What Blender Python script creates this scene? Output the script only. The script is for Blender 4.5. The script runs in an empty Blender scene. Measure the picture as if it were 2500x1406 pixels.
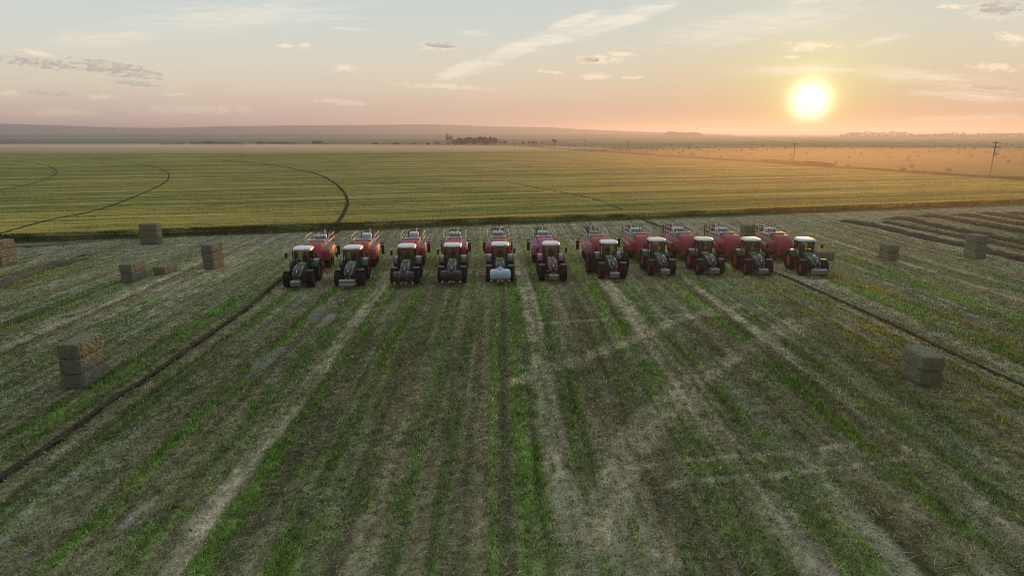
import bpy, bmesh, math, random
import numpy as np
from mathutils import Vector, Matrix, Quaternion

# ------------------------------------------------------------------ camera, sky, sun, exposure
sc = bpy.context.scene
COL = sc.collection
H = 14.0
PITCH = math.radians(12.74)
F = 2500 * 24 / 36.0

cam_d = bpy.data.cameras.new("camera")
cam_d.lens = 24; cam_d.sensor_width = 36; cam_d.sensor_fit = 'HORIZONTAL'
cam_d.clip_start = 0.5; cam_d.clip_end = 30000
cam = bpy.data.objects.new("camera", cam_d); COL.objects.link(cam)
cam.location = (0, 0, H); cam.rotation_euler = (math.pi / 2 - PITCH, 0, 0)
sc.camera = cam

sc.view_settings.view_transform = 'Standard'
sc.view_settings.look = 'None'
sc.view_settings.exposure = 0.0
sc.view_settings.gamma = 1.0
sc.render.engine = 'CYCLES'
sc.cycles.use_denoising = True
sc.cycles.denoising_prefilter = 'NONE'
sc.cycles.filter_width = 1.0
sc.cycles.max_bounces = 6
sc.cycles.diffuse_bounces = 3
sc.cycles.glossy_bounces = 3
sc.cycles.transmission_bounces = 4
sc.cycles.transparent_max_bounces = 12
sc.cycles.volume_bounces = 0
sc.cycles.sample_clamp_indirect = 4.0
sc.cycles.caustics_reflective = False
sc.cycles.caustics_refractive = False

SUN_AZ = math.radians(22.87); SUN_EL = math.radians(2.6)
SUN = Vector((math.sin(SUN_AZ) * math.cos(SUN_EL), math.cos(SUN_AZ) * math.cos(SUN_EL), math.sin(SUN_EL)))
sun_d = bpy.data.lights.new("sun", 'SUN')
sun_d.energy = 4.3; sun_d.angle = math.radians(0.6); sun_d.color = (1.0, 0.44, 0.14)
sun = bpy.data.objects.new("sun", sun_d); COL.objects.link(sun)
sun.rotation_euler = (-SUN).to_track_quat('-Z', 'Y').to_euler()
sun.location = (60, 150, 60)


def ray(px, py):
    x = (px - 1250) / F; y = (703 - py) / F
    c, s = math.cos(PITCH), math.sin(PITCH)
    return Vector((x, c + s * y, c * y - s))


def gp(px, py, z=0.0):
    d = ray(px, py)
    k = (z - H) / d.z
    return Vector((d.x * k, d.y * k, z))


def at_depth(px, py, Y):
    d = ray(px, py)
    k = Y / d.y
    return Vector((d.x * k, Y, H + d.z * k))


class NT:
    """small helper for building node trees"""
    def __init__(self, tree):
        self.t = tree; self.n = tree.nodes; self.l = tree.links

    def new(self, typ, **kw):
        n = self.n.new(typ)
        for k, v in kw.items():
            setattr(n, k, v)
        return n

    def put(self, sock, v):
        if isinstance(v, bpy.types.NodeSocket):
            self.l.new(v, sock)
        elif v is not None:
            if isinstance(v, (tuple, list)) and len(v) == 3 and sock.type == 'RGBA':
                v = (*v, 1)
            sock.default_value = v

    def math(self, op, a, b=None, c=None, clamp=False):
        n = self.new('ShaderNodeMath', operation=op, use_clamp=clamp)
        self.put(n.inputs[0], a)
        if b is not None: self.put(n.inputs[1], b)
        if c is not None: self.put(n.inputs[2], c)
        return n.outputs[0]

    def mix(self, f, a, b, blend='MIX'):
        n = self.new('ShaderNodeMix', data_type='RGBA', blend_type=blend)
        self.put(n.inputs[0], f); self.put(n.inputs[6], a); self.put(n.inputs[7], b)
        return n.outputs[2]

    def rng(self, v, a, b, c=0.0, d=1.0, smooth=False):
        n = self.new('ShaderNodeMapRange')
        if smooth: n.interpolation_type = 'SMOOTHSTEP'
        self.put(n.inputs[0], v)
        for i, q in enumerate((a, b, c, d)): self.put(n.inputs[i + 1], q)
        return n.outputs[0]

    def noise(self, vec, scale, detail=3, rough=0.55, dist=0.0):
        n = self.new('ShaderNodeTexNoise')
        if vec is not None: self.put(n.inputs['Vector'], vec)
        n.inputs['Scale'].default_value = scale; n.inputs['Detail'].default_value = detail
        n.inputs['Roughness'].default_value = rough; n.inputs['Distortion'].default_value = dist
        return n.outputs[0]

    def mapping(self, vec, loc=(0, 0, 0), rot=(0, 0, 0), scale=(1, 1, 1), typ='POINT'):
        n = self.new('ShaderNodeMapping', vector_type=typ)
        self.put(n.inputs[0], vec)
        n.inputs[1].default_value = loc; n.inputs[2].default_value = rot; n.inputs[3].default_value = scale
        return n.outputs[0]

    def ramp(self, v, stops, interp='LINEAR'):
        n = self.new('ShaderNodeValToRGB')
        r = n.color_ramp; r.interpolation = interp
        while len(r.elements) < len(stops): r.elements.new(0.5)
        for e, (p, c) in zip(r.elements, sorted(stops)):
            e.position = p; e.color = (*c, 1)
        self.put(n.inputs[0], v)
        return n.outputs[0]


def build_world():
    w = bpy.data.worlds.new("World"); sc.world = w; w.use_nodes = True
    N = NT(w.node_tree); N.n.clear()
    out = N.new('ShaderNodeOutputWorld'); bg = N.new('ShaderNodeBackground')
    N.l.new(bg.outputs[0], out.inputs[0])
    tc = N.new('ShaderNodeTexCoord')
    d = tc.outputs['Generated']
    sep = N.new('ShaderNodeSeparateXYZ'); N.l.new(d, sep.inputs[0])
    dx, dy, dz = sep.outputs
    # sky: evening horizon colours, Nishita tint; unseen overhead part brightened to light the ground
    nish = N.new('ShaderNodeTexSky', sky_type='NISHITA')
    nish.sun_disc = False; nish.sun_elevation = SUN_EL; nish.sun_rotation = SUN_AZ
    nish.altitude = 900; nish.dust_density = 2.0
    nsk = N.mix(1.0, nish.outputs[0], (0.10, 0.10, 0.10), 'MULTIPLY')
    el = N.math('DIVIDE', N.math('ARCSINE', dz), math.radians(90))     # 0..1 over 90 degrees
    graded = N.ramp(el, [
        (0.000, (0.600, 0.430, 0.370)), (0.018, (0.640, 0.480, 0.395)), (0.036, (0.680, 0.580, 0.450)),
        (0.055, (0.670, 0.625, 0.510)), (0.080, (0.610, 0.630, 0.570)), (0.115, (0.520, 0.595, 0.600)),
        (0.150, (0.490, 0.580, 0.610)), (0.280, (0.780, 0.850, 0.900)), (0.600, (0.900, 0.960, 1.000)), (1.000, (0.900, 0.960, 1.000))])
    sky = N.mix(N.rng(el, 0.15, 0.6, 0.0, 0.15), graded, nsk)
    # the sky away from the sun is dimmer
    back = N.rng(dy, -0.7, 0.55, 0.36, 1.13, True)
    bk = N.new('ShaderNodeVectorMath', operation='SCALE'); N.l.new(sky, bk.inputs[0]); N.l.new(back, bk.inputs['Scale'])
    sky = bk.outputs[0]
    # glow round the sun
    dot = N.new('ShaderNodeVectorMath', operation='DOT_PRODUCT')
    N.l.new(d, dot.inputs[0]); dot.inputs[1].default_value = ray(1978, 248).normalized()
    th = N.math('MULTIPLY', N.math('ARCCOSINE', N.math('MINIMUM', dot.outputs['Value'], 0.9999999)), 180 / math.pi)
    def expf(k): return N.math('POWER', math.e, N.math('MULTIPLY', th, -1.0 / k))
    def add(base, f, col):
        c = N.mix(1.0, N.new_rgb(f), col, 'MULTIPLY')
        return N.mix(1.0, base, c, 'ADD')
    def new_rgb(f):
        n = N.new('ShaderNodeCombineColor')
        for i in range(3): N.l.new(f, n.inputs[i])
        return n.outputs[0]
    N.new_rgb = new_rgb
    low = N.math('MULTIPLY', expf(20.0), N.math('POWER', math.e, N.math('MULTIPLY', N.math('MAXIMUM', dz, 0.0), -9.0)))
    sky = N.mix(1.0, sky, N.mix(low, (1, 1, 1), (0.52, 0.40, 0.22)), 'MULTIPLY')
    sky = add(sky, expf(13.0), (0.02, 0.025, 0.00))
    sky = add(sky, expf(4.2), (0.24, 0.21, 0.00))
    # clouds in angular coordinates
    inv = N.math('DIVIDE', 1.0, N.math('MAXIMUM', dy, 0.02))
    ga = N.math('MULTIPLY', dx, inv); ge = N.math('MULTIPLY', dz, inv)
    cv = N.new('ShaderNodeCombineXYZ'); N.l.new(ga, cv.inputs[0]); N.l.new(ge, cv.inputs[1])
    V = cv.outputs[0]
    def sp(px, py):
        r = ray(px, py); return (r.x / r.y, r.z / r.y)
    def ell(px, py, hw, hh, rot):
        a, e = sp(px, py)
        v = N.mapping(V, (a, e, 0), (0, 0, math.radians(rot)), (hw / F, hh / F, 1), 'TEXTURE')
        ln = N.new('ShaderNodeVectorMath', operation='LENGTH'); N.l.new(v, ln.inputs[0])
        return N.math('SUBTRACT', 1.0, ln.outputs['Value'])          # 1 at the centre, 0 at the rim
    def maxall(lst):
        m = lst[0]
        for q in lst[1:]: m = N.math('MAXIMUM', m, q)
        return m
    # cirrus
    cir = maxall([ell(1190, 150, 190, 34, 22), ell(1420, 70, 280, 44, 17), ell(1370, 95, 120, 20, 6),
                  ell(1560, 30, 190, 30, 12), ell(1850, 60, 420, 60, 8), ell(1780, 95, 260, 30, 9),
                  ell(2150, 100, 120, 14, 14), ell(1960, 8, 90, 14, 6), ell(600, 40, 480, 60, 4),
                  ell(1160, 82, 80, 14, -3), ell(1960, 172, 260, 26, 0), ell(2250, 190, 330, 36, -5),
                  ell(2350, 235, 260, 22, -4), ell(850, 72, 90, 8, -5), ell(260, 95, 260, 40, 3)])
    wv = N.mapping(V, (0, 0, 0), (0, 0, math.radians(-13)), (8, 75, 1))
    n1 = N.noise(wv, 1.0, 10, 0.70, 0.8)
    n1b = N.noise(N.mapping(V, (3, 1, 0), (0, 0, math.radians(-9)), (22, 240, 1)), 1.0, 6, 0.68, 0.5)
    nn = N.math('ADD', N.math('MULTIPLY', n1, 0.6), N.math('MULTIPLY', n1b, 0.4))
    cm = N.math('ADD', N.math('MULTIPLY', N.math('MINIMUM', cir, 0.75), 0.42), nn)
    cm = N.rng(cm, 0.60, 0.98, 0, 0.8, True)
    strong = maxall([ell(1130, 168, 110, 22, 20), ell(1250, 128, 140, 30, 20), ell(1340, 97, 110, 22, 5), ell(1480, 62, 200, 26, 15), ell(1400, 52, 110, 18, 18), ell(1580, 28, 130, 18, 12)])
    cm2 = N.rng(N.math('ADD', N.math('MULTIPLY', N.math('MINIMUM', strong, 0.6), 0.62), nn), 0.62, 0.97, 0, 1.0, True)
    cm = N.math('MAXIMUM', cm, cm2)
    sky = N.mix(N.math('MULTIPLY', cm, 0.8), sky, (0.93, 0.86, 0.72))
    # cumulus shreds: lit fringe and grey-mauve body
    cu = maxall([ell(100, 156, 165, 15, -6), ell(290, 172, 180, 26, -8), ell(340, 206, 85, 12, -4),
                 ell(1072, 113, 62, 15, -2), ell(1460, 146, 75, 15, 0), ell(1515, 132, 50, 9, 0),
                 ell(838, 166, 42, 12, -3), ell(742, 112, 24, 10, 0), ell(698, 113, 26, 7, 0),
                 ell(2430, 26, 85, 26, 0), ell(2330, 17, 50, 8, 0), ell(2475, 95, 60, 17, -5),
                 ell(1975, 112, 80, 14, 2), ell(1930, 141, 26, 7, 0), ell(2430, 165, 80, 13, -3),
                 ell(130, 231, 80, 9, -2), ell(20, 228, 40, 10, 0), ell(1455, 187, 50, 10, 0),
                 ell(1550, 190, 40, 6, 0), ell(1090, 212, 140, 9, -3), ell(840, 250, 90, 9, -4),
                 ell(240, 238, 50, 9, 0), ell(1350, 177, 45, 6, -4), ell(2440, 218, 130, 10, -4),
                 ell(90, 130, 60, 9, -10), ell(430, 232, 50, 6, 0), ell(2350, 290, 260, 12, 2),
                 ell(480, 268, 200, 14, 0), ell(150, 275, 110, 14, 0)])
    cud = maxall([ell(100, 154, 150, 15, -6), ell(270, 168, 150, 20, -8), ell(330, 204, 75, 10, -4), ell(2440, 22, 60, 18, 0),
                  ell(1078, 110, 45, 9, -2), ell(130, 229, 80, 9, -2), ell(2450, 216, 100, 8, -4), ell(1440, 147, 26, 7, 0)])
    def cn(off): return N.noise(N.mapping(V, (off * 0.35, -off, 0), (0, 0, 0), (62, 165, 1)), 1.0, 8, 0.66)
    n2 = cn(0.0); n2s = cn(0.55)
    cs = N.math('ADD', cu, N.math('MULTIPLY', N.math('SUBTRACT', n2, 0.5), 2.7))
    alpha = N.rng(cs, 0.05, 0.85, 0, 0.9, True)
    lowfade = N.rng(ge, 0.0, 0.10, 0.10, 0.92)
    thick = N.rng(N.math('ADD', cud, N.math('MULTIPLY', N.math('SUBTRACT', n2, 0.5), 1.6)), 0.0, 0.35, 0, 1, True)
    shade = N.math('MULTIPLY', thick, N.rng(N.math('SUBTRACT', n2, n2s), -0.20, 0.08, 0.35, 1.0, True))
    ccol = N.mix(shade, (0.98, 0.85, 0.63), (0.47, 0.42, 0.385))
    sky = N.mix(N.math('MULTIPLY', alpha, lowfade), sky, ccol)
    # the glaring disc
    disc = N.math('POWER', math.e, N.math('MULTIPLY', N.math('POWER', N.math('DIVIDE', th, 1.35), 2.6), -1.0))
    sky = add(sky, disc, (1.5, 1.45, 1.15))
    sky = add(sky, expf(1.7), (0.30, 0.42, 0.10))
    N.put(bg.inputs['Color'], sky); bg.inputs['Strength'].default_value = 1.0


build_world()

# ------------------------------------------------------------------ helpers
rnd = random.Random(7)


def tag(o, label=None, cat=None, group=None, kind=None):
    if label: o['label'] = label
    if cat: o['category'] = cat
    if group: o['group'] = group
    if kind: o['kind'] = kind
    return o


def empty(name, loc, rz=0.0):
    o = bpy.data.objects.new(name, None); COL.objects.link(o)
    o.empty_display_size = 0.3
    o.location = loc; o.rotation_euler = (0, 0, rz)
    return o


def link(name, me, parent=None):
    o = bpy.data.objects.new(name, me); COL.objects.link(o)
    if parent is not None: o.parent = parent
    return o


class G:
    """collects faces; each primitive takes a material slot"""
    def __init__(self): self.v = []; self.f = []; self.m = []

    def add(self, vs, fs, m=0):
        b = len(self.v); self.v += [tuple(q) for q in vs]
        self.f += [tuple(i + b for i in q) for q in fs]; self.m += [m] * len(fs)
        return self

    def box(self, c, s, m=0, rot=None, taper=None):
        hx, hy, hz = s[0] / 2, s[1] / 2, s[2] / 2
        P = []
        for z in (-1, 1):
            t = 1.0 if (taper is None or z < 0) else taper
            for x, y in ((-1, -1), (1, -1), (1, 1), (-1, 1)):
                P.append(Vector((x * hx * t, y * hy * t, z * hz)))
        if rot is not None:
            M = rot if isinstance(rot, Matrix) else Matrix.Rotation(rot[1], 3, rot[0])
            P = [M @ p for p in P]
        P = [p + Vector(c) for p in P]
        return self.add(P, [(3, 2, 1, 0), (4, 5, 6, 7), (0, 1, 5, 4), (1, 2, 6, 5), (2, 3, 7, 6), (3, 0, 4, 7)], m)

    def tube(self, pts, r, n=8, m=0, cap=True):
        pts = [Vector(p) for p in pts]; rs = r if isinstance(r, (list, tuple)) else [r] * len(pts)
        rings = []; up = None
        for i, p in enumerate(pts):
            t = (pts[min(i + 1, len(pts) - 1)] - pts[max(i - 1, 0)]).normalized()
            a = t.orthogonal().normalized() if up is None else (up - t * up.dot(t)).normalized()
            up = a; b = t.cross(a)
            rings.append([p + (a * math.cos(2 * math.pi * k / n) + b * math.sin(2 * math.pi * k / n)) * rs[i] for k in range(n)])
        return self.loft(rings, m, cap)

    def loft(self, rings, m=0, cap=True, closed=True):
        n = len(rings[0]); vs = [p for r in rings for p in r]; fs = []
        for i in range(len(rings) - 1):
            for k in range(n if closed else n - 1):
                a = i * n + k; b = i * n + (k + 1) % n
                fs.append((a, b, b + n, a + n))
        if cap:
            fs.append(tuple(reversed(range(n)))); fs.append(tuple(range((len(rings) - 1) * n, len(rings) * n)))
        return self.add(vs, fs, m)

    def lathe(self, prof, n=32, m=0, off=(0, 0, 0), axis='X'):
        """prof: (axial, radius) pairs, closed loop along the profile only at its ends"""
        rings = []
        for a, r in prof:
            ring = []
            for k in range(n):
                t = 2 * math.pi * k / n
                q = (a, r * math.cos(t), r * math.sin(t)) if axis == 'X' else (r * math.cos(t), r * math.sin(t), a)
                ring.append(Vector(q) + Vector(off))
            rings.append(ring)
        return self.loft(rings, m, True)

    def mesh(self, name, mats, bevel=0.0, smooth=False, seg=2):
        me = bpy.data.meshes.new(name)
        me.from_pydata(self.v, [], self.f)
        for q in (mats if isinstance(mats, (list, tuple)) else [mats]): me.materials.append(q)
        me.polygons.foreach_set('material_index', self.m)
        bm = bmesh.new(); bm.from_mesh(me)
        bmesh.ops.recalc_face_normals(bm, faces=bm.faces)
        if bevel > 0:
            es = [e for e in bm.edges if len(e.link_faces) == 2 and e.calc_face_angle(0) > 0.6]
            bmesh.ops.bevel(bm, geom=es, offset=bevel, segments=seg, affect='EDGES', profile=0.5, clamp_overlap=True)
        for f in bm.faces: f.smooth = smooth
        if smooth:
            for e in bm.edges:
                if len(e.link_faces) == 2 and e.calc_face_angle(0) > 0.7: e.smooth = False
        bm.to_mesh(me); bm.free()
        return me


def np_mesh(name, v, f, mats, col=None, smooth=False, attr='Col'):
    """v (n,3), f (m,3|4) numpy arrays"""
    me = bpy.data.meshes.new(name)
    k = f.shape[1]
    me.vertices.add(len(v)); me.vertices.foreach_set('co', np.asarray(v, np.float32).ravel())
    me.loops.add(f.size); me.loops.foreach_set('vertex_index', np.asarray(f, np.int32).ravel())
    me.polygons.add(len(f))
    me.polygons.foreach_set('loop_start', np.arange(0, f.size, k, dtype=np.int32))
    me.update(calc_edges=True)
    if smooth: me.polygons.foreach_set('use_smooth', np.ones(len(f), bool))
    if col is not None:
        a = me.color_attributes.new(attr, 'FLOAT_COLOR', 'POINT')
        c4 = np.ones((len(v), 4), np.float32); c4[:, :col.shape[1]] = col
        a.data.foreach_set('color', c4.ravel())
    for q in (mats if isinstance(mats, (list, tuple)) else [mats]): me.materials.append(q)
    return me


def vnoise(x, y, seed=0):
    """smooth value noise, 0..1"""
    x = np.asarray(x, np.float64); y = np.asarray(y, np.float64)
    xi = np.floor(x).astype(np.int64); yi = np.floor(y).astype(np.int64)
    fx = x - xi; fy = y - yi
    fx = fx * fx * (3 - 2 * fx); fy = fy * fy * (3 - 2 * fy)
    def h(a, b):
        n = (a * 374761393 + b * 668265263 + seed * 974711) & 0xffffffff
        n = ((n ^ (n >> 13)) * 1274126177) & 0xffffffff
        return ((n ^ (n >> 16)) & 0xffff) / 65535.0
    return (h(xi, yi) * (1 - fx) + h(xi + 1, yi) * fx) * (1 - fy) + (h(xi, yi + 1) * (1 - fx) + h(xi + 1, yi + 1) * fx) * fy


def fbm(x, y, seed=0, oct=3):
    s = 0; a = 0.5; t = 0
    for i in range(oct):
        s = s + a * vnoise(x * 2 ** i, y * 2 ** i, seed + i * 17); t += a; a *= 0.5
    return s / t


def polydist(X, Y, pts):
    """distance to a polyline (list of Vectors)"""
    d = np.full(X.shape, 1e9)
    for a, b in zip(pts[:-1], pts[1:]):
        ax, ay, bx, by = a[0], a[1], b[0], b[1]
        L2 = (bx - ax) ** 2 + (by - ay) ** 2
        t = np.clip(((X - ax) * (bx - ax) + (Y - ay) * (by - ay)) / L2, 0, 1)
        d = np.minimum(d, np.hypot(X - ax - t * (bx - ax), Y - ay - t * (by - ay)))
    return d


def spline(pts, step):
    """Catmull-Rom through pts, about one point every step metres"""
    P = [Vector(p) for p in pts]; out = []
    P = [P[0] * 2 - P[1]] + P + [P[-1] * 2 - P[-2]]
    for i in range(1, len(P) - 2):
        n = max(2, int((P[i + 1] - P[i]).length / step))
        for k in range(n):
            t = k / n
            out.append(0.5 * ((2 * P[i]) + (P[i + 1] - P[i - 1]) * t + (2 * P[i - 1] - 5 * P[i] + 4 * P[i + 1] - P[i + 2]) * t * t
                              + (3 * P[i] - P[i - 1] - 3 * P[i + 1] + P[i + 2]) * t ** 3))
    out.append(P[-2])
    return out


# ------------------------------------------------------------------ materials
def new_mat(name):
    m = bpy.data.materials.new(name); m.use_nodes = True
    N = NT(m.node_tree)
    return m, N, N.n['Principled BSDF']


def paint(name, col, rough=0.4, metal=0.0, dirt=0.35, dirtcol=(0.16, 0.125, 0.085), coat=0.0, spec=0.5):
    """painted or moulded surface with dust gathered in blotches"""
    m, N, b = new_mat(name)
    tc = N.new('ShaderNodeTexCoord')
    n = N.noise(tc.outputs['Object'], 2.3, 5, 0.65)
    f = N.rng(n, 0.42, 0.72, 0, dirt, True)
    n2 = N.noise(tc.outputs['Object'], 14.0, 3, 0.6)
    f = N.math('MULTIPLY', f, N.rng(n2, 0.25, 0.7, 0.5, 1.2))
    N.put(b.inputs['Base Color'], N.mix(f, col, dirtcol))
    N.put(b.inputs['Roughness'], N.rng(f, 0, dirt + 0.01, rough, min(1, rough + 0.3)))
    b.inputs['Metallic'].default_value = metal
    b.inputs['Specular IOR Level'].default_value = spec
    b.inputs['Coat Weight'].default_value = coat
    return m


M = {}
M['green'] = paint('tractor_green', (0.014, 0.075, 0.040), 0.3, dirt=0.2, coat=0.4)
M['pink'] = paint('tractor_pink', (0.24, 0.035, 0.12), 0.3, dirt=0.25, coat=0.4)
M['fender'] = paint('fender_plastic', (0.014, 0.014, 0.015), 0.5, dirt=0.35)
M['black'] = paint('black_plastic', (0.012, 0.012, 0.013), 0.4, dirt=0.15)
M['grille'] = paint('grille_black', (0.010, 0.011, 0.014), 0.3, dirt=0.1)
M['rubber'] = paint('tyre_rubber', (0.012, 0.012, 0.012), 0.8, dirt=0.35, dirtcol=(0.06, 0.048, 0.036), spec=0.15)
M['rimred'] = paint('rim_red', (0.36, 0.022, 0.014), 0.4, dirt=0.3)
M['rimgrey'] = paint('rim_grey', (0.30, 0.27, 0.27), 0.45, dirt=0.4)
M['white'] = paint('roof_white', (0.66, 0.66, 0.65), 0.35, dirt=0.22, dirtcol=(0.45, 0.38, 0.30))
M['chassis'] = paint('cast_chassis', (0.022, 0.022, 0.022), 0.6, dirt=0.5)
M['weight'] = paint('weight_grey', (0.17, 0.17, 0.18), 0.55, dirt=0.25)
M['steel'] = paint('bare_steel', (0.42, 0.42, 0.42), 0.35, 0.8, 0.25)
M['red'] = paint('baler_red', (0.27, 0.014, 0.022), 0.55, dirt=0.55, dirtcol=(0.22, 0.12, 0.10))
M['redpale'] = paint('baler_red_dusty', (0.40, 0.10, 0.09), 0.6, dirt=0.75, dirtcol=(0.38, 0.27, 0.23))
M['redpink'] = paint('baler_pink', (0.30, 0.05, 0.15), 0.55, dirt=0.6, dirtcol=(0.34, 0.24, 0.26))
M['deck'] = paint('deck_grey', (0.20, 0.19, 0.18), 0.6, dirt=0.55, dirtcol=(0.26, 0.21, 0.15))
M['palepanel'] = paint('panel_pale', (0.60, 0.58, 0.56), 0.5, dirt=0.3, dirtcol=(0.34, 0.28, 0.22))
M['tankwhite'] = paint('tank_white', (0.62, 0.66, 0.72), 0.4, dirt=0.25, dirtcol=(0.4, 0.36, 0.3))
M['tankblue'] = paint('tank_blue_white', (0.46, 0.62, 0.76), 0.4, dirt=0.12, dirtcol=(0.4, 0.4, 0.38))
M['tankblack'] = paint('tank_black', (0.016, 0.017, 0.020), 0.42, dirt=0.2)
M['rail'] = paint('rail_grey', (0.50, 0.48, 0.45), 0.5, 0.3, 0.35)
M['chute'] = paint('chute_brown', (0.13, 0.085, 0.055), 0.7, dirt=0.5)
M['reflw'] = paint('reflector_white', (0.85, 0.85, 0.82), 0.3, dirt=0.05)
M['reflr'] = paint('reflector_red', (0.55, 0.02, 0.02), 0.25, dirt=0.1)
M['lamp'] = paint('lamp_glass', (0.75, 0.76, 0.76), 0.12, dirt=0.05)
M['seat'] = paint('seat_cloth', (0.025, 0.024, 0.022), 0.9, dirt=0.2)
M['wood'] = paint('pole_wood', (0.11, 0.075, 0.05), 0.85, dirt=0.4, dirtcol=(0.05, 0.04, 0.03))
M['metalgrey'] = paint('transformer_grey', (0.45, 0.47, 0.50), 0.4, 0.2, 0.2)
M['shedwhite'] = paint('shed_white', (0.66, 0.68, 0.72), 0.5, dirt=0.3)
M['roofgrey'] = paint('roof_grey', (0.30, 0.31, 0.33), 0.5, dirt=0.3)
M['darkdoor'] = paint('door_dark', (0.05, 0.045, 0.05), 0.7)
M['bark'] = paint('bark', (0.07, 0.05, 0.035), 0.9, dirt=0.4)


def beacon_mat():
    m, N, b = new_mat('beacon_amber')
    b.inputs['Base Color'].default_value = (0.85, 0.17, 0.02, 1); b.inputs['Roughness'].default_value = 0.2
    b.inputs['Subsurface Weight'].default_value = 0.0
    tr = N.new('ShaderNodeBsdfTranslucent'); tr.inputs[0].default_value = (0.95, 0.22, 0.03, 1)
    mx = N.new('ShaderNodeMixShader'); mx.inputs[0].default_value = 0.55
    o = N.n['Material Output']
    N.l.new(b.outputs[0], mx.inputs[1]); N.l.new(tr.outputs[0], mx.inputs[2]); N.l.new(mx.outputs[0], o.inputs[0])
    return m


M['beacon'] = beacon_mat()


def glass_mat():
    m, N, b = new_mat('cab_glass')
    t = N.new('ShaderNodeBsdfTransparent'); t.inputs[0].default_value = (0.86, 0.88, 0.78, 1)
    g = N.new('ShaderNodeBsdfGlossy'); g.inputs['Roughness'].default_value = 0.06
    fr = N.new('ShaderNodeFresnel'); fr.inputs[0].default_value = 1.5
    mx = N.new('ShaderNodeMixShader')
    N.l.new(N.math('MULTIPLY_ADD', fr.outputs[0], 0.9, 0.03), mx.inputs[0])
    N.l.new(t.outputs[0], mx.inputs[1]); N.l.new(g.outputs[0], mx.inputs[2])
    N.l.new(mx.outputs[0], N.n['Material Output'].inputs[0])
    return m


M['glass'] = glass_mat()


def blade_mat(name, transl=0.35, var=0.25):
    """grass, straw or leaf faces coloured by their own attribute"""
    m, N, b = new_mat(name)
    a = N.new('ShaderNodeAttribute', attribute_name='Col')
    d = N.new('ShaderNodeBsdfDiffuse'); t = N.new('ShaderNodeBsdfTranslucent')
    N.l.new(a.outputs[0], d.inputs[0]); N.l.new(a.outputs[0], t.inputs[0])
    mx = N.new('ShaderNodeMixShader'); mx.inputs[0].default_value = transl
    N.l.new(d.outputs[0], mx.inputs[1]); N.l.new(t.outputs[0], mx.inputs[2])
    N.l.new(mx.outputs[0], N.n['Material Output'].inputs[0])
    return m


M['blade'] = blade_mat('grass_blades', 0.35)
M['strawblade'] = blade_mat('straw_blades', 0.25)
M['leaf'] = blade_mat('leaves', 0.25)
M['ears'] = blade_mat('cereal_ears', 0.55)


def attr_ground(name, s1=9.0, s2=1.3, bump=0.12, bdist=0.05):
    """soil surface: colour attribute broken up by fine noise"""
    m, N, b = new_mat(name)
    a = N.new('ShaderNodeAttribute', attribute_name='Col')
    tc = N.new('ShaderNodeTexCoord')
    n1 = N.noise(tc.outputs['Object'], s1, 5, 0.7)
    n2 = N.noise(N.mapping(tc.outputs['Object'], scale=(1, 0.35, 1)), s2, 4, 0.6)
    f = N.math('MULTIPLY', N.rng(n1, 0.25, 0.75, 0.45, 1.55), N.rng(n2, 0.3, 0.7, 0.75, 1.25))
    c = N.mix(1.0, a.outputs[0], (1, 1, 1), 'MULTIPLY')
    cc = N.new('ShaderNodeVectorMath', operation='SCALE')
    N.l.new(c, cc.inputs[0]); N.l.new(f, cc.inputs['Scale'])
    N.l.new(cc.outputs[0], b.inputs['Base Color'])
    b.inputs['Roughness'].default_value = 1.0; b.inputs['Specular IOR Level'].default_value = 0.0
    bp = N.new('ShaderNodeBump'); bp.inputs['Strength'].default_value = bump; bp.inputs['Distance'].default_value = bdist
    N.l.new(n1, bp.inputs['Height']); N.l.new(bp.outputs[0], b.inputs['Normal'])
    return m


M['hayground'] = attr_ground('mown_hay_ground', 9.0, 1.3, 0.5, 0.06)
M['farground'] = attr_ground('far_fields', 0.35, 0.02, 0.1, 0.2)


# ------------------------------------------------------------------ field layout (world metres)
FA = gp(0, 592); FB = gp(1900, 521)                       # two points on the foot of the crop's front edge
fdir = (FB - FA); fdir.z = 0; fdir.normalize()
fnor = Vector((-fdir.y, fdir.x, 0))                       # points into the crop
BA = gp(2500, 450); BB = gp(1290, 362)                    # the crop's right-hand border
bdir = (BB - BA).normalized()
_den = fdir.x * bdir.y - fdir.y * bdir.x
_t = ((BA.x - FA.x) * bdir.y - (BA.y - FA.y) * bdir.x) / _den
CORN_B = FA + fdir * _t                                   # right front corner of the crop
CORN_A = FA - fdir * 95
CORN_C = BB.copy()
CORN_D = Vector((-900, 700, 0))

RUT_L = [gp(*p) for p in ((826, 562), (800, 580), (757, 625), (700, 668), (663, 700), (598, 755), (452, 856), (352, 926), (271, 976), (141, 1072), (0, 1165), (-190, 1290))]
RUT_R = [gp(*p) for p in ((1562, 533), (1600, 548), (1640, 562), (1760, 612), (1850, 650), (1935, 682), (2054, 735), (2154, 780), (2234, 818), (2355, 876), (2500, 941), (2640, 1002))]

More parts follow.
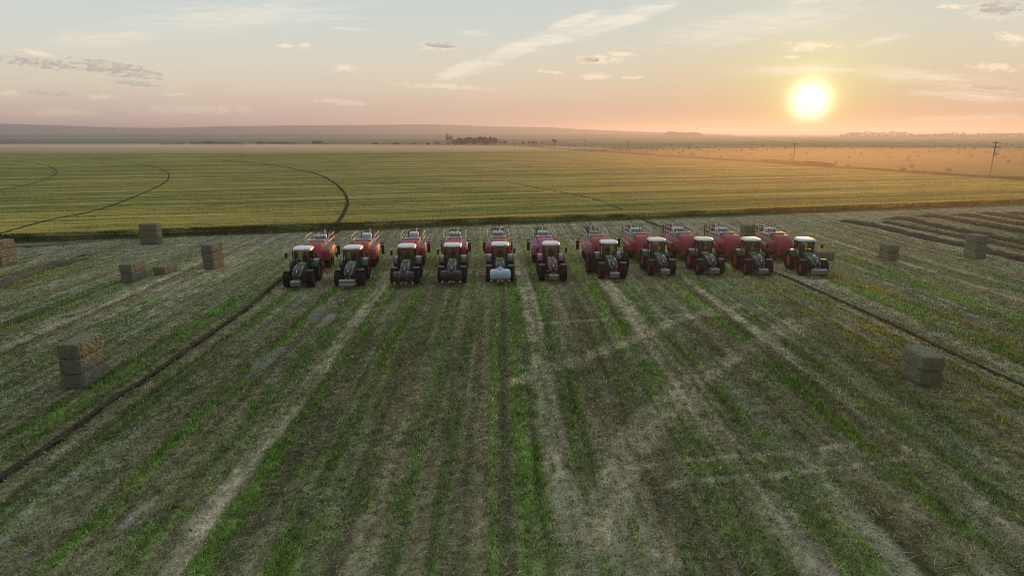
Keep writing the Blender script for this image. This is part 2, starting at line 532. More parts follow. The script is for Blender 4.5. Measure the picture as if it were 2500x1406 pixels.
# bands of the mown field along the rows: u = X + 0.024 Y
BANDS = [(-26, -24.6, 'H'), (-24.6, -23.4, 'B'), (-23.3, -22.2, 'G'), (-22.1, -21.2, 'g'), (-20.8, -19.3, 'B'), (-19.3, -18.0, 'g'),
         (-17.8, -16.9, 'H'), (-16.9, -15.4, 'B'), (-15.4, -14.4, 'G'), (-14.3, -13.1, 'B'), (-13.1, -11.5, 'g'),
         (-11.2, -10.2, 'P'), (-10.2, -9.3, 'G'), (-9.3, -7.6, 'D'), (-7.6, -6.5, 'G'), (-6.5, -5.1, 'D'),
         (-5.1, -3.8, 'B'), (-3.8, -3.1, 'g'), (-3.1, -2.3, 'B'), (-2.3, -1.7, 'g'), (-1.7, -0.4, 'B'), (-0.3, 0.2, 'G'), (0.2, 0.7, 'D'),
         (0.8, 2.1, 'G'), (2.2, 3.35, 'P'), (3.4, 4.6, 'g'), (4.7, 6.2, 'B'), (6.2, 8.1, 'D'), (8.2, 9.8, 'G'), (10.0, 11.3, 'P'),
         (11.3, 12.8, 'g'), (12.9, 14.0, 'H'), (14.0, 15.1, 'D'), (15.1, 16.5, 'B'), (16.5, 17.7, 'G'), (17.7, 18.3, 'D'),
         (18.5, 19.3, 'P'), (19.3, 20.4, 'g'), (20.6, 22.0, 'H'), (22.0, 23.2, 'g'), (23.3, 24.6, 'B'), (24.6, 25.8, 'y'), (26, 27.2, 'B'), (27.3, 28.5, 'y')]
_r = random.Random(3)
for sgn, start in ((-1, -26.0), (1, 28.6)):
    q = start
    while abs(q) < 150:
        w = _r.uniform(0.6, 1.9) * (1 + abs(q) / 160)
        ty = _r.choice(['B', 'B', 'H', 'g', 'G', 'P', 'y', 'B', 'g'] if sgn > 0 else ['B', 'H', 'g', 'B', 'G', 'B', 'y', 'P', 'H'])
        BANDS.append((q, q + w, ty) if sgn > 0 else (q - w, q, ty)); q += sgn * w
CLR = {'G': (0.152, 0.235, 0.058), 'g': (0.132, 0.185, 0.060), 'B': (0.215, 0.200, 0.118), 'D': (0.138, 0.134, 0.076),
       'P': (0.405, 0.370, 0.265), 'H': (0.235, 0.262, 0.165), 'y': (0.240, 0.235, 0.062)}
BX = np.linspace(-160, 160, 16001)
BC = np.zeros((len(BX), 3)); BC[:] = CLR['B']; BG = np.zeros(len(BX)); BPale = np.zeros(len(BX))
for a, b, t in BANDS:
    k = (BX >= a) & (BX <= b); BC[k] = CLR[t]
    BG[k] = {'G': 1.0, 'g': 0.6, 'y': 0.8}.get(t, 0.0); BPale[k] = {'P': 1.0, 'H': 0.6}.get(t, 0)
ker = np.hanning(23); ker /= ker.sum()
for i in range(3): BC[:, i] = np.convolve(BC[:, i], ker, 'same')
BG = np.convolve(BG, ker, 'same'); BPale = np.convolve(BPale, ker, 'same')

SWATHS = [([gp(*p) for p in ((1990, 778), (1918, 808), (1702, 916), (1602, 1001), (1531, 1082), (1491, 1202), (1470, 1320))], 0.6, 'P', 0.65),
          ([gp(*p) for p in ((1250, 935), (1315, 911), (1450, 865), (1531, 836), (1632, 790), (1800, 745))], 0.5, 'P', 0.7),
          ([gp(*p) for p in ((1480, 1152), (1602, 1132), (1953, 1102), (2080, 1085))], 0.16, 'P', 0.7),
          ([gp(*p) for p in ((1640, 1182), (1702, 1172), (1878, 1162), (2054, 1142), (2200, 1120))], 0.16, 'P', 0.8),
          ([gp(*p) for p in ((1560, 1100), (1660, 985), (1800, 860), (1930, 780))], 0.4, 'P', 0.6),
          ([gp(*p) for p in ((1330, 790), (1480, 780), (1640, 770), (1830, 768))], 0.3, 'P', 0.6)]


def hay_color(X, Y):
    """albedo of the mown field, and how green / how strawy it is"""
    u = X + 0.024 * Y + 0.14 * (vnoise(Y / 14.0, X / 30.0, 5) - 0.5) * 2 + 0.10 * (vnoise(Y / 1.6, X / 1.2, 6) - 0.5)
    c = np.stack([np.interp(u, BX, BC[:, i]) for i in range(3)], -1)
    g = np.interp(u, BX, BG); p = np.interp(u, BX, BPale)
    # patchiness along the rows
    def blend(f, col, gv=None, pv=None):
        nonlocal c, g, p
        c = c * (1 - f[..., None]) + np.array(col) * f[..., None]
        if gv is not None: g = g * (1 - f) + gv * f
        if pv is not None: p = p * (1 - f) + pv * f
    n = fbm(u / 1.6, Y / 9.0, 21); blend(np.clip((n - 0.58) * 5, 0, 0.45), CLR['B'], 0, 0)
    n = fbm(u / 2.0, Y / 12.0, 31); blend(np.clip((n - 0.60) * 5, 0, 0.5), CLR['g'], 0.6, 0)
    n = fbm(u / 0.9, Y / 6.0, 41); blend(np.clip((n - 0.62) * 5, 0, 0.6), CLR['H'], 0, 0.6)
    n = fbm(u / 1.2, Y / 4.0, 51); blend(np.clip((n - 0.64) * 5, 0, 0.6), CLR['D'], 0, 0)
    n = fbm(u / 0.5, Y / 3.0, 56); blend(np.clip((n - 0.66) * 6, 0, 0.6), CLR['G'], 1, 0)
    # the part beyond the machines is paler and browner, streaked along the rows
    far = np.clip((Y - 60) / 35, 0, 1)
    n = fbm(u / 0.7, Y / 25.0, 61)
    mixc = np.array((0.235, 0.215, 0.125)) * (0.7 + 0.6 * n)[..., None]
    c = c * (1 - 0.55 * far[..., None]) + mixc * (0.55 * far[..., None]); g = g * (1 - 0.5 * far)
    # along the crop's edge grey hay lies across the rows
    ed = -((X - FA.x) * fnor.x + (Y - FA.y) * fnor.y); s = (X - FA.x) * fdir.x + (Y - FA.y) * fdir.y
    e = np.clip((20 - ed) / 9, 0, 1) * (0.55 + 0.45 * fbm(s / 8, ed / 1.2, 71))
    n = fbm(s / 14.0, ed / 1.0, 72)
    ec = np.array((0.255, 0.240, 0.175)) * (0.55 + 0.9 * n)[..., None]
    c = c * (1 - e[..., None]) + ec * e[..., None]; g = g * (1 - 0.8 * e); p = np.maximum(p * (1 - e), 0.3 * e)
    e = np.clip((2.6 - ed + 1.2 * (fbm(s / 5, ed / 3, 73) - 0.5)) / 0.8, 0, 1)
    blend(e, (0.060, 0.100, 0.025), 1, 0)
    for pts, w, t, a in SWATHS:
        d = polydist(X, Y, pts)
        f = a * np.clip(1.6 - d / w + 0.9 * (fbm(X / 0.8, Y / 0.8, 81) - 0.5), 0, 1)
        blend(f, CLR[t], 0, 0.7)
    for q in (RUT_L, RUT_R):
        d = polydist(X, Y, q)
        f = np.clip((0.75 - d) / 0.35, 0, 1) * 0.5; blend(f, CLR['B'], 0.1, 0)
        f = np.clip((0.30 - d + 0.3 * (fbm(X / 0.4, Y / 0.4, 91) - 0.5)) / 0.12, 0, 1) * 0.95; blend(f, (0.030, 0.022, 0.015), 0, 0)
    n = fbm(u / 0.8, Y / 1.6, 57); blend(np.clip((n - 0.54) * 4, 0, 0.35), CLR['B'], 0, 0)
    n = fbm(u / 0.7, Y / 1.3, 58); blend(np.clip((n - 0.57) * 5, 0, 0.4), CLR['g'], 0.7, 0)
    st = 0.52 + 1.06 * (0.4 * vnoise(u / 0.11, Y / 7.0, 111) + 0.6 * vnoise(u / 0.30, Y / 18.0, 112)); c = c * st[..., None]
    k = np.clip(0.48 + 1.1 * fbm(X / 0.20, Y / 0.24, 99, 2), 0.45, 2)
    return c * k[..., None], g, p


def hay_height(X, Y):
    z = 0.08 * (fbm(X / 1.1, Y / 2.5, 101) - 0.5) + 0.13 * (fbm(X / 0.45, Y / 0.5, 102) - 0.5)
    for q in (RUT_L, RUT_R):
        d = polydist(X, Y, q)
        z = z - 0.26 * np.exp(-(d / 0.34) ** 2) + 0.07 * np.exp(-((d - 0.75) / 0.25) ** 2)
    return z


# ------------------------------------------------------------------ ground
def build_ground():
    # one sheet to the horizon, coarse rings
    ang = np.linspace(-math.pi, math.pi, 181)
    rad = np.concatenate([[0.0], np.geomspace(30, 9000, 110)])
    R, A = np.meshgrid(rad, ang, indexing='ij')
    X = R * np.sin(A); Y = R * np.cos(A)
    # far fields as broad tilted strips
    s = X * fdir.x + Y * fdir.y; t = -X * fdir.y + Y * fdir.x
    b = np.floor(t / 260 + 0.3 * np.sin(s / 700)); h = vnoise(b * 7.3, np.floor(s / 900) * 3.1, 5)
    pal = np.array([(0.17, 0.175, 0.08), (0.08, 0.13, 0.05), (0.21, 0.19, 0.10), (0.10, 0.14, 0.06), (0.25, 0.21, 0.12)])
    c = pal[np.minimum((h * 5).astype(int), 4)] * (0.85 + 0.3 * fbm(X / 60, Y / 60, 3))[..., None]
    v = np.stack([X, Y, np.full_like(X, -0.25)], -1).reshape(-1, 3)
    n = len(ang); i = np.arange(len(rad) - 1)[:, None] * n + np.arange(n - 1)[None]
    f = np.stack([i, i + 1, i + n + 1, i + n], -1).reshape(-1, 4)[:, ::-1]
    tag(link('ground', np_mesh('ground', v, f, M['farground'], c.reshape(-1, 3))), kind='structure')
    # the mown hay field
    xs = np.arange(-100, 190.01, 0.22); ys = np.concatenate([np.arange(6, 70, 0.3), np.arange(70, 175, 0.55)])
    X, Y = np.meshgrid(xs, ys, indexing='ij')
    c, g, p = hay_color(X, Y)
    v = np.stack([X, Y, hay_height(X, Y)], -1).reshape(-1, 3)
    n = len(ys); i = np.arange(len(xs) - 1)[:, None] * n + np.arange(n - 1)[None]
    f = np.stack([i, i + n, i + n + 1, i + 1], -1).reshape(-1, 4)
    xc = v[f[:, 0]]; keep = ((xc[:, 0] - FA.x) * fnor.x + (xc[:, 1] - FA.y) * fnor.y) < 3
    keep &= (np.abs(xc[:, 0]) < xc[:, 1] * 1.0 + 25)
    f = f[keep]; used = np.unique(f); mp = np.zeros(len(v), np.int64); mp[used] = np.arange(len(used))
    tag(link('hay_field', np_mesh('hay_field', v[used], mp[f], M['hayground'], c.reshape(-1, 3)[used] * 0.85, True)), kind='structure')


build_ground()
RNG = np.random.default_rng(5)


def tri_blades(P, h, w, lean, col, ang=None, tipcol=1.15):
    n = len(P)
    ang = RNG.uniform(0, 2 * np.pi, n) if ang is None else ang
    dx, dy = np.cos(ang), np.sin(ang); ph = RNG.uniform(0, 2 * np.pi, n); wx, wy = np.cos(ph), np.sin(ph)
    a = P + np.stack([wx * w / 2, wy * w / 2, np.zeros(n)], -1)
    b = P - np.stack([wx * w / 2, wy * w / 2, np.zeros(n)], -1)
    t = P + np.stack([dx * h * lean, dy * h * lean, h * np.sqrt(np.maximum(0.02, 1 - np.minimum(lean, 0.98) ** 2))], -1)
    v = np.stack([a, b, t], 1).reshape(-1, 3)
    f = np.arange(3 * n).reshape(-1, 3)
    c = np.repeat(col, 3, axis=0).reshape(n, 3, 3).copy(); c[:, 2] *= tipcol
    return v, f, c.reshape(-1, 3)


def build_grass():
    n = 900000
    # density falls off with distance
    lo, hi = 15.0, 118.0
    D = 1.0 / RNG.uniform(1 / hi, 1 / lo, n)
    D = D * 0.72 + RNG.uniform(lo, hi, n) * 0.28
    A = RNG.uniform(-0.92, 0.92, n)
    X = D * A; Y = D
    ok = ((X - FA.x) * fnor.x + (Y - FA.y) * fnor.y) < 0.3
    for t in (RUT_L, RUT_R): ok &= polydist(X, Y, t) > 0.22
    X, Y, D = X[ok], Y[ok], D[ok]
    c, g, p = hay_color(X, Y)
    n = len(X); q = RNG.uniform(0, 1, n)
    straw = q > 0.35 + 0.55 * g
    cl = np.clip(fbm(X / 0.28, Y / 0.28, 7, 2) * 1.5 - 0.2, 0.15, 1.2)     # clumps
    h = (0.055 + 0.095 * g) * RNG.uniform(0.5, 1.6, n) * (0.45 + cl) + 0.012 * (D / 20)
    w = (0.022 + 0.030 * RNG.uniform(0, 1, n) ** 2) * (D / 22) ** 0.75
    lean = np.where(straw, RNG.uniform(0.45, 0.97, n), RNG.uniform(0.1, 0.75, n))
    h = np.where(straw, h * 1.5, h)
    k = np.exp(RNG.normal(-0.12, 0.5, n))
    col = c * k[:, None]
    col = np.where(straw[:, None], col * 0.72 + np.array((0.29, 0.26, 0.15)) * 0.28 * k[:, None], col * np.array((1.0, 1.08, 0.9)))
    z = hay_height(X, Y)
    v, f, cc = tri_blades(np.stack([X, Y, z - 0.01], -1), h, w, lean, col)
    # loose stalks left lying on the stubble
    m = 26000
    D2 = 1 / RNG.uniform(1 / 62, 1 / 16, m); X2 = D2 * RNG.uniform(-0.9, 0.9, m); Y2 = D2
    _, g2, p2 = hay_color(X2, Y2)
    kp = RNG.uniform(0, 1, m) < 0.35 + 0.65 * p2 - 0.3 * g2; X2, Y2, D2 = X2[kp], Y2[kp], D2[kp]; m = len(X2)
    v2, f2, c2 = tri_blades(np.stack([X2, Y2, hay_height(X2, Y2) + 0.07], -1), RNG.uniform(0.15, 0.45, m), 0.03 * (D2 / 22) ** 0.8, RNG.uniform(0.93, 0.999, m), np.array((0.46, 0.42, 0.32))[None] * RNG.uniform(0.6, 1.3, (m, 1)))
    f = np.concatenate([f, f2 + len(v)]); v = np.concatenate([v, v2]); cc = np.concatenate([cc, c2])
    o = link('stubble_grass', np_mesh('stubble_grass', v, f, M['blade'], cc))
    tag(o, 'mown green and straw stubble covering the field in front of the machines', 'grass', kind='stuff')


build_grass()


# ------------------------------------------------------------------ standing crop
def crop_mat():
    m, N, b = new_mat('ripening_crop')
    tc = N.new('ShaderNodeTexCoord')
    rz = -math.atan2(fdir.y, fdir.x)
    V = N.mapping(tc.outputs['Object'], (0, 0, 0), (0, 0, rz))
    rows = N.noise(N.mapping(V, scale=(0.006, 0.16, 1)), 1.0, 5, 0.6, 0.2)
    rows2 = N.noise(N.mapping(V, scale=(0.02, 0.55, 1)), 1.0, 4, 0.65)
    fine = N.noise(V, 2.2, 5, 0.75)
    big = N.noise(V, 0.012, 3, 0.5)
    f = N.math('ADD', N.math('MULTIPLY', rows, 0.55), N.math('ADD', N.math('MULTIPLY', rows2, 0.35), N.math('MULTIPLY', fine, 0.22)))
    f = N.rng(f, 0.43, 0.68, 0, 1, True)
    ln = N.noise(N.mapping(V, scale=(0.010, 0.20, 1)), 1.0, 4, 0.6, 0.25)
    ln = N.rng(N.math('ABSOLUTE', N.math('SUBTRACT', ln, 0.5)), 0.004, 0.030, 0.0, 1.0, True)
    ln2 = N.noise(N.mapping(V, (5, 3, 0), scale=(0.03, 0.42, 1)), 1.0, 4, 0.6, 0.25)
    ln2 = N.rng(N.math('ABSOLUTE', N.math('SUBTRACT', ln2, 0.47)), 0.004, 0.035, 0.35, 1.0, True)
    f = N.math('MULTIPLY', f, N.math('MULTIPLY', ln, ln2))
    gold = N.mix(big, (0.37, 0.345, 0.098), (0.42, 0.355, 0.105))
    c = N.mix(f, (0.070, 0.100, 0.030), gold)
    c2 = N.new('ShaderNodeVectorMath', operation='SCALE')
    N.l.new(c, c2.inputs[0]); N.l.new(N.rng(fine, 0.25, 0.75, 0.6, 1.4), c2.inputs['Scale'])
    b.inputs['Roughness'].default_value = 1.0; b.inputs['Specular IOR Level'].default_value = 0.0
    N.l.new(c2.outputs[0], b.inputs['Base Color'])
    bp = N.new('ShaderNodeBump'); bp.inputs['Strength'].default_value = 0.3; bp.inputs['Distance'].default_value = 0.15
    N.l.new(N.math('ADD', fine, rows2), bp.inputs['Height']); N.l.new(bp.outputs[0], b.inputs['Normal'])
    return m


CROP_H = 1.05


def build_crop():
    nu, nv = 260, 220
    U, W = np.meshgrid(np.linspace(0, 1, nu), np.linspace(0, 1, nv) ** 2.2, indexing='ij')
    A, B, C, D = (np.array(q[:2]) for q in (CORN_A, CORN_B, CORN_C, CORN_D))
    P = (A * (1 - U[..., None]) + B * U[..., None]) * (1 - W[..., None]) + (D * (1 - U[..., None]) + C * U[..., None]) * W[..., None]
    X, Y = P[..., 0], P[..., 1]
    t = (X - FA.x) * fnor.x + (Y - FA.y) * fnor.y; s = (X - FA.x) * fdir.x + (Y - FA.y) * fdir.y
    z = CROP_H + 0.16 * (fbm(s / 25, t / 1.7, 201) - 0.5) + 0.1 * (fbm(s / 1.5, t / 1.5, 202) - 0.5)
    wob = 0.5 * (fbm(s / 2.0, t * 0, 203) - 0.5); near = (W < 1e-9)
    X = X - np.where(near, wob * fnor.x, 0); Y = Y - np.where(near, wob * fnor.y, 0)
    top = np.stack([X, Y, z], -1).reshape(-1, 3)
    i = np.arange(nu - 1)[:, None] * nv + np.arange(nv - 1)[None]
    f = np.stack([i, i + nv, i + nv + 1, i + 1], -1).reshape(-1, 4)
    # the sides
    rim = [a * nv for a in range(nu)] + [(nu - 1) * nv + b for b in range(1, nv)] + [a * nv + nv - 1 for a in range(nu - 2, -1, -1)] + [b for b in range(nv - 2, 0, -1)]
    base = top[rim].copy(); base[:, 2] = -0.1
    k = len(top); R = np.array(rim); m = len(rim); j = np.arange(m)
    sf = np.stack([k + j, k + (j + 1) % m, R[(j + 1) % m], R[j]], -1)
    o = link('crop_field', np_mesh('crop_field', np.concatenate([top, base]), np.concatenate([f, sf]), crop_mat(), None, False))
    tag(o, 'green gold standing crop filling the broad field beyond the parked machines', 'crop', kind='stuff')
    # ears and leaves standing out of the top and the front edge
    n = 520000
    t = np.concatenate([RNG.uniform(-0.25, 0.5, 60000), 1 / RNG.uniform(1 / 520, 1 / 30, n - 60000) - 30])
    L = (CORN_B - CORN_A).length
    s = RNG.uniform(-95, L - 95 + 40, n)
    s = np.where(t > 40, s * (1 + t / 180) , s)
    X = FA.x + fdir.x * s + fnor.x * t; Y = FA.y + fdir.y * s + fnor.y * t
    rs = (X - BA.x) * bdir.y - (Y - BA.y) * bdir.x
    D = np.hypot(X, Y)
    ok = (rs < -0.3) & (np.abs(X) < Y * 0.95 + 10)
    for tr in TRACKS:
        ok &= polydist(X, Y, tr) > 0.45
    X, Y, t, s, D = X[ok], Y[ok], t[ok], s[ok], D[ok]; n = len(X)
    r = fbm(s / 120, t / 5.5, 211); r2 = fbm(s / 40, t / 1.4, 212)
    gold = np.clip((0.6 * r + 0.4 * r2 - 0.40) * 5, 0, 1)
    col = np.array((0.105, 0.150, 0.040))[None] * (1 - gold[:, None]) + np.array((0.46, 0.40, 0.11))[None] * gold[:, None]
    col = col * RNG.uniform(0.55, 1.5, n)[:, None]
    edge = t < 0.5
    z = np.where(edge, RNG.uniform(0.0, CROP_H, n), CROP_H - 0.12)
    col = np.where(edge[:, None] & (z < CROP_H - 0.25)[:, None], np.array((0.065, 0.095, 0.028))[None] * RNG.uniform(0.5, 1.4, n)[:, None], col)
    h = RNG.uniform(0.14, 0.38, n); w = 0.034 * (D / 90) ** 1.25 * RNG.uniform(0.7, 1.6, n)
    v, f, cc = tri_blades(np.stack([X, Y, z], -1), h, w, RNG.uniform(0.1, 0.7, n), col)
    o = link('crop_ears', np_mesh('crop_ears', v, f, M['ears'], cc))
    tag(o, 'ripening ears standing out of the crop field', 'crop', kind='stuff')


TRK_PX = [((822, 549), (842, 515), (848, 490), (834, 463), (805, 440), (763, 422.5), (677, 405), (626, 398), (520, 391)),
          ((-60, 590), (0, 571), (119, 538), (223, 517), (302, 491.6), (389, 454), (412, 434), (400, 416), (346, 402), (284, 391.5), (200, 386)),
          ((0, 464), (58, 454), (115, 436), (138.6, 421), (122, 407), (86, 399), (30, 393)),
          ((1520, 512), (1440, 484), (1330, 462), (1240, 445))]
TRACKS = [spline([gp(*p, CROP_H) for p in q], 1.5) for q in TRK_PX]
build_crop()


def build_tracks():
    m, N, b = new_mat('shaded_track')
    tc = N.new('ShaderNodeTexCoord'); n = N.noise(tc.outputs['Object'], 1.2, 4, 0.6)
    N.put(b.inputs['Base Color'], N.mix(n, (0.016, 0.022, 0.010), (0.05, 0.06, 0.022)))  # dark soil tone also carries the shade inside the wheel groove
    b.inputs['Roughness'].default_value = 1.0; b.inputs['Specular IOR Level'].default_value = 0
    for tr, wd in zip(TRACKS, (0.30, 0.17, 0.14, 0.08)):
        g = G(); rings = []
        for i, p in enumerate(tr):
            t = (tr[min(i + 1, len(tr) - 1)] - tr[max(i - 1, 0)]).normalized(); nn = Vector((-t.y, t.x, 0))
            w = wd * (0.8 + 0.4 * rnd.random())
            a = p + nn * w; c = p - nn * w
            a.z = c.z = CROP_H + 0.075
            a2, c2 = a.copy(), c.copy(); a2.z = c2.z = CROP_H - 0.3
            rings.append([a, c, c2, a2])
        g.loft(rings)
        o = link('wheel_track', g.mesh('wheel_track', m)); tag(o, kind='structure')


build_tracks()


def build_ruts():
    """pressed wheel ruts of bare dark soil in the mown field"""
    m, N, b = new_mat('rut_soil')
    tc = N.new('ShaderNodeTexCoord'); n = N.noise(tc.outputs['Object'], 5.0, 4, 0.65)
    N.put(b.inputs['Base Color'], N.mix(N.rng(n, 0.35, 0.7), (0.035, 0.032, 0.018), (0.095, 0.085, 0.052)))
    b.inputs['Roughness'].default_value = 1.0; b.inputs['Specular IOR Level'].default_value = 0
    for pts in (RUT_L, RUT_R):
        tr = spline(pts, 0.25); g = G(); rings = []
        for i, p in enumerate(tr):
            t = (tr[min(i + 1, len(tr) - 1)] - tr[max(i - 1, 0)]).normalized(); nn = Vector((-t.y, t.x, 0))
            w = 0.15 * (0.55 + 0.9 * float(vnoise(np.array(i / 2.5), np.array(1.5), 77))); j = 0.08 * (rnd.random() - 0.5)
            rings.append([p + nn * (w + j) + Vector((0, 0, 0.045)), p + nn * (w * 0.5 + j) + Vector((0, 0, -0.03)), p - nn * (w * 0.5 - j) + Vector((0, 0, -0.03)), p - nn * (w - j) + Vector((0, 0, 0.045))])
        g.loft(rings, 0, False, False)
        tag(link('wheel_rut', g.mesh('wheel_rut', m, smooth=True)), kind='structure')


build_ruts()


# ------------------------------------------------------------------ round bale field, verge, hills
def field_mat(name, c1, c2, c3, rot, s=(0.02, 0.12, 1)):
    m, N, b = new_mat(name)
    tc = N.new('ShaderNodeTexCoord')
    V = N.mapping(tc.outputs['Object'], (0, 0, 0), (0, 0, rot))
    n1 = N.noise(N.mapping(V, scale=s), 1.0, 5, 0.6, 0.3); n2 = N.noise(V, 0.9, 5, 0.7); n3 = N.noise(V, 0.01, 3, 0.5)
    c = N.mix(N.rng(n1, 0.4, 0.65, 0, 1, True), c1, c2)
    c = N.mix(N.rng(n3, 0.45, 0.65, 0, 0.8, True), c, c3)
    sv = N.new('ShaderNodeVectorMath', operation='SCALE'); N.l.new(c, sv.inputs[0]); N.l.new(N.rng(n2, 0.25, 0.75, 0.65, 1.35), sv.inputs['Scale'])
    N.l.new(sv.outputs[0], b.inputs['Base Color']); b.inputs['Roughness'].default_value = 1; b.inputs['Specular IOR Level'].default_value = 0
    bp = N.new('ShaderNodeBump'); bp.inputs['Strength'].default_value = 0.4; bp.inputs['Distance'].default_value = 0.2
    N.l.new(n2, bp.inputs['Height']); N.l.new(bp.outputs[0], b.inputs['Normal'])
    return m


brot = -math.atan2(bdir.y, bdir.x)
bnor = Vector((bdir.y, -bdir.x, 0))          # to the right of the border


def quad_sheet(name, pts, z, mat):
    g = G(); g.add([(p[0], p[1], z) for p in pts], [tuple(range(len(pts)))])
    return tag(link(name, g.mesh(name, mat)), kind='structure')


fm = field_mat('bale_field_stubble', (0.115, 0.125, 0.045), (0.190, 0.165, 0.075), (0.150, 0.150, 0.055), brot)
Q0 = BA - bdir * 80; Q1 = BB + bdir * 40
quad_sheet('stubble_field', [Q0 + bnor * 3, Q0 + bnor * 340, BB + bnor * 620 + bdir * 60, BB + bnor * 200 + bdir * 40, Q1 + bnor * 3], -0.12, fm)


def build_verge():
    """rough grass bank along the crop's right-hand border"""
    L = (Q1 - Q0).length; n = 240; rings = []; prof = [(-1.6, -0.1), (-1.0, 1.1), (0.2, 1.75), (1.5, 1.3), (2.8, 0.5), (4.2, -0.2)]
    for i in range(n):
        p = Q0 + bdir * (L * i / (n - 1))
        k = 0.75 + 0.5 * float(vnoise(i / 3.0, 0.5, 9)) + 0.5 * float(vnoise(i / 11.0, 2.5, 10) > 0.72)
        rings.append([p + bnor * (a + 2.0) + Vector((0, 0, z * k)) for a, z in prof])
    g = G(); g.loft(rings, 0, False, False)
    m = field_mat('verge_weeds', (0.050, 0.052, 0.018), (0.09, 0.07, 0.03), (0.07, 0.06, 0.024), brot, (0.3, 1.2, 1))
    tag(link('verge', g.mesh('verge', m, smooth=True)), kind='structure')
    n = 42000
    s = RNG.uniform(0, 1, n) ** 1.7 * L; a = RNG.uniform(-1.4, 4.5, n)
    X = Q0.x + bdir.x * s + bnor.x * (a + 2); Y = Q0.y + bdir.y * s + bnor.y * (a + 2)
    z = np.clip(1.3 - 0.45 * np.abs(a - 0.4), 0, 1.4); D = np.hypot(X, Y)
    col = np.array((0.070, 0.066, 0.022)) * RNG.uniform(0.4, 1.7, (n, 1)) + np.array((0.05, 0.03, 0.01)) * RNG.uniform(0, 1, (n, 1))
    v, f, c = tri_blades(np.stack([X, Y, z], -1), RNG.uniform(0.2, 0.6, n), 0.035 * D / 130, RNG.uniform(0.1, 0.8, n), col)
    tag(link('verge_grass', np_mesh('verge_grass', v, f, M['blade'], c)), 'rough weedy grass on the bank between crop and round bale field', 'grass', kind='stuff')


build_verge()


def build_hills():
    ridge = [(-500, 297), (-150, 300), (0, 302.5), (120, 306), (280, 312), (400, 312.5), (550, 308.5), (750, 306.5), (900, 305.5), (1030, 304), (1110, 305.5),
             (1200, 309), (1290, 310.5), (1340, 311), (1400, 315), (1550, 321), (1680, 326.5), (1800, 329)]
    YR = 3800
    pts = [at_depth(x, y, YR) for x, y in ridge]
    xs = np.array([p.x for p in pts]); zs = np.array([p.z for p in pts])
    nx, ny = 170, 26
    X0 = np.linspace(xs[0], xs[-1], nx); rows = []
    ts = np.linspace(0, 1, ny)
    for t in ts:
        Y = 2950 + (YR - 2950) * t
        k = t ** 1.5
        z = np.interp(X0, xs, zs)
        z = np.maximum(z, -1.0); b0 = np.clip((z - 2) / 12, 0, 1)
        zz = (9.5 * b0 - 1) + (z - (9.5 * b0 - 1)) * k + 4 * (fbm(X0 / 260, X0 * 0 + t * 6, 301) - 0.5) * (1 - t) * (t * 3)
        rows.append(np.stack([X0 * (0.72 + 0.28 * t), np.full(nx, Y), zz], -1))
    rows.append(np.stack([X0, np.full(nx, YR + 900), np.full(nx, -3.0)], -1)); ny += 1
    v = np.concatenate(rows); i = np.arange(ny - 1)[:, None] * nx + np.arange(nx - 1)[None]
    f = np.stack([i, i + 1, i + nx + 1, i + nx], -1).reshape(-1, 4)
    m = field_mat('hill_pasture', (0.15, 0.175, 0.11), (0.09, 0.115, 0.08), (0.18, 0.18, 0.12), 0.1, (0.0012, 0.012, 1))
    tag(link('hills', np_mesh('hills', v, f, m, None, True)), kind='structure')


build_hills()
# far field strips left of the farm
dk = field_mat('far_green_field', (0.030, 0.075, 0.022), (0.045, 0.09, 0.03), (0.036, 0.078, 0.026), 0, (0.002, 0.02, 1))
g_ = G(); g_.add([(-2900, 2400, -0.1), (500, 2500, -0.1), (1050, 2900, -0.1), (500, 2960, 9.3), (-3100, 2960, 10.2)], [(0, 1, 3, 4), (1, 2, 3)])
tag(link('far_green_field', g_.mesh('far_green_field', dk)), kind='structure')
gy = field_mat('far_bale_field', (0.10, 0.135, 0.055), (0.135, 0.155, 0.07), (0.09, 0.125, 0.05), 0, (0.003, 0.03, 1))
quad_sheet('far_bale_field', [(-1900, 980), (60, 980), (300, 2300), (-2800, 2250)], -0.05, gy)


# ------------------------------------------------------------------ square bales
def straw_mat(name, c1, c2, c3):
    m, N, b = new_mat(name)
    tc = N.new('ShaderNodeTexCoord'); V = tc.outputs['Object']
    n1 = N.noise(N.mapping(V, scale=(20, 9, 30)), 1.0, 6, 0.75, 0.6)
    n2 = N.noise(V, 3.0, 4, 0.6); n3 = N.noise(N.mapping(V, scale=(40, 40, 9)), 1.0, 3, 0.7)
    c = N.mix(N.rng(n1, 0.35, 0.65), c1, c2); c = N.mix(N.rng(n2, 0.45, 0.7, 0, 0.7), c, c3)
    sv = N.new('ShaderNodeVectorMath', operation='SCALE'); N.l.new(c, sv.inputs[0]); N.l.new(N.rng(n3, 0.3, 0.7, 0.55, 1.3), sv.inputs['Scale'])
    N.l.new(sv.outputs[0], b.inputs['Base Color']); b.inputs['Roughness'].default_value = 1; b.inputs['Specular IOR Level'].default_value = 0
    bp = N.new('ShaderNodeBump'); bp.inputs['Strength'].default_value = 1.0; bp.inputs['Distance'].default_value = 0.05
    N.l.new(N.math('ADD', n1, n3), bp.inputs['Height']); N.l.new(bp.outputs[0], b.inputs['Normal'])
    return m


M['hay'] = straw_mat('baled_hay', (0.10, 0.112, 0.072), (0.43, 0.43, 0.305), (0.21, 0.235, 0.165))
BW, BL, BH = 1.22, 2.35, 0.88


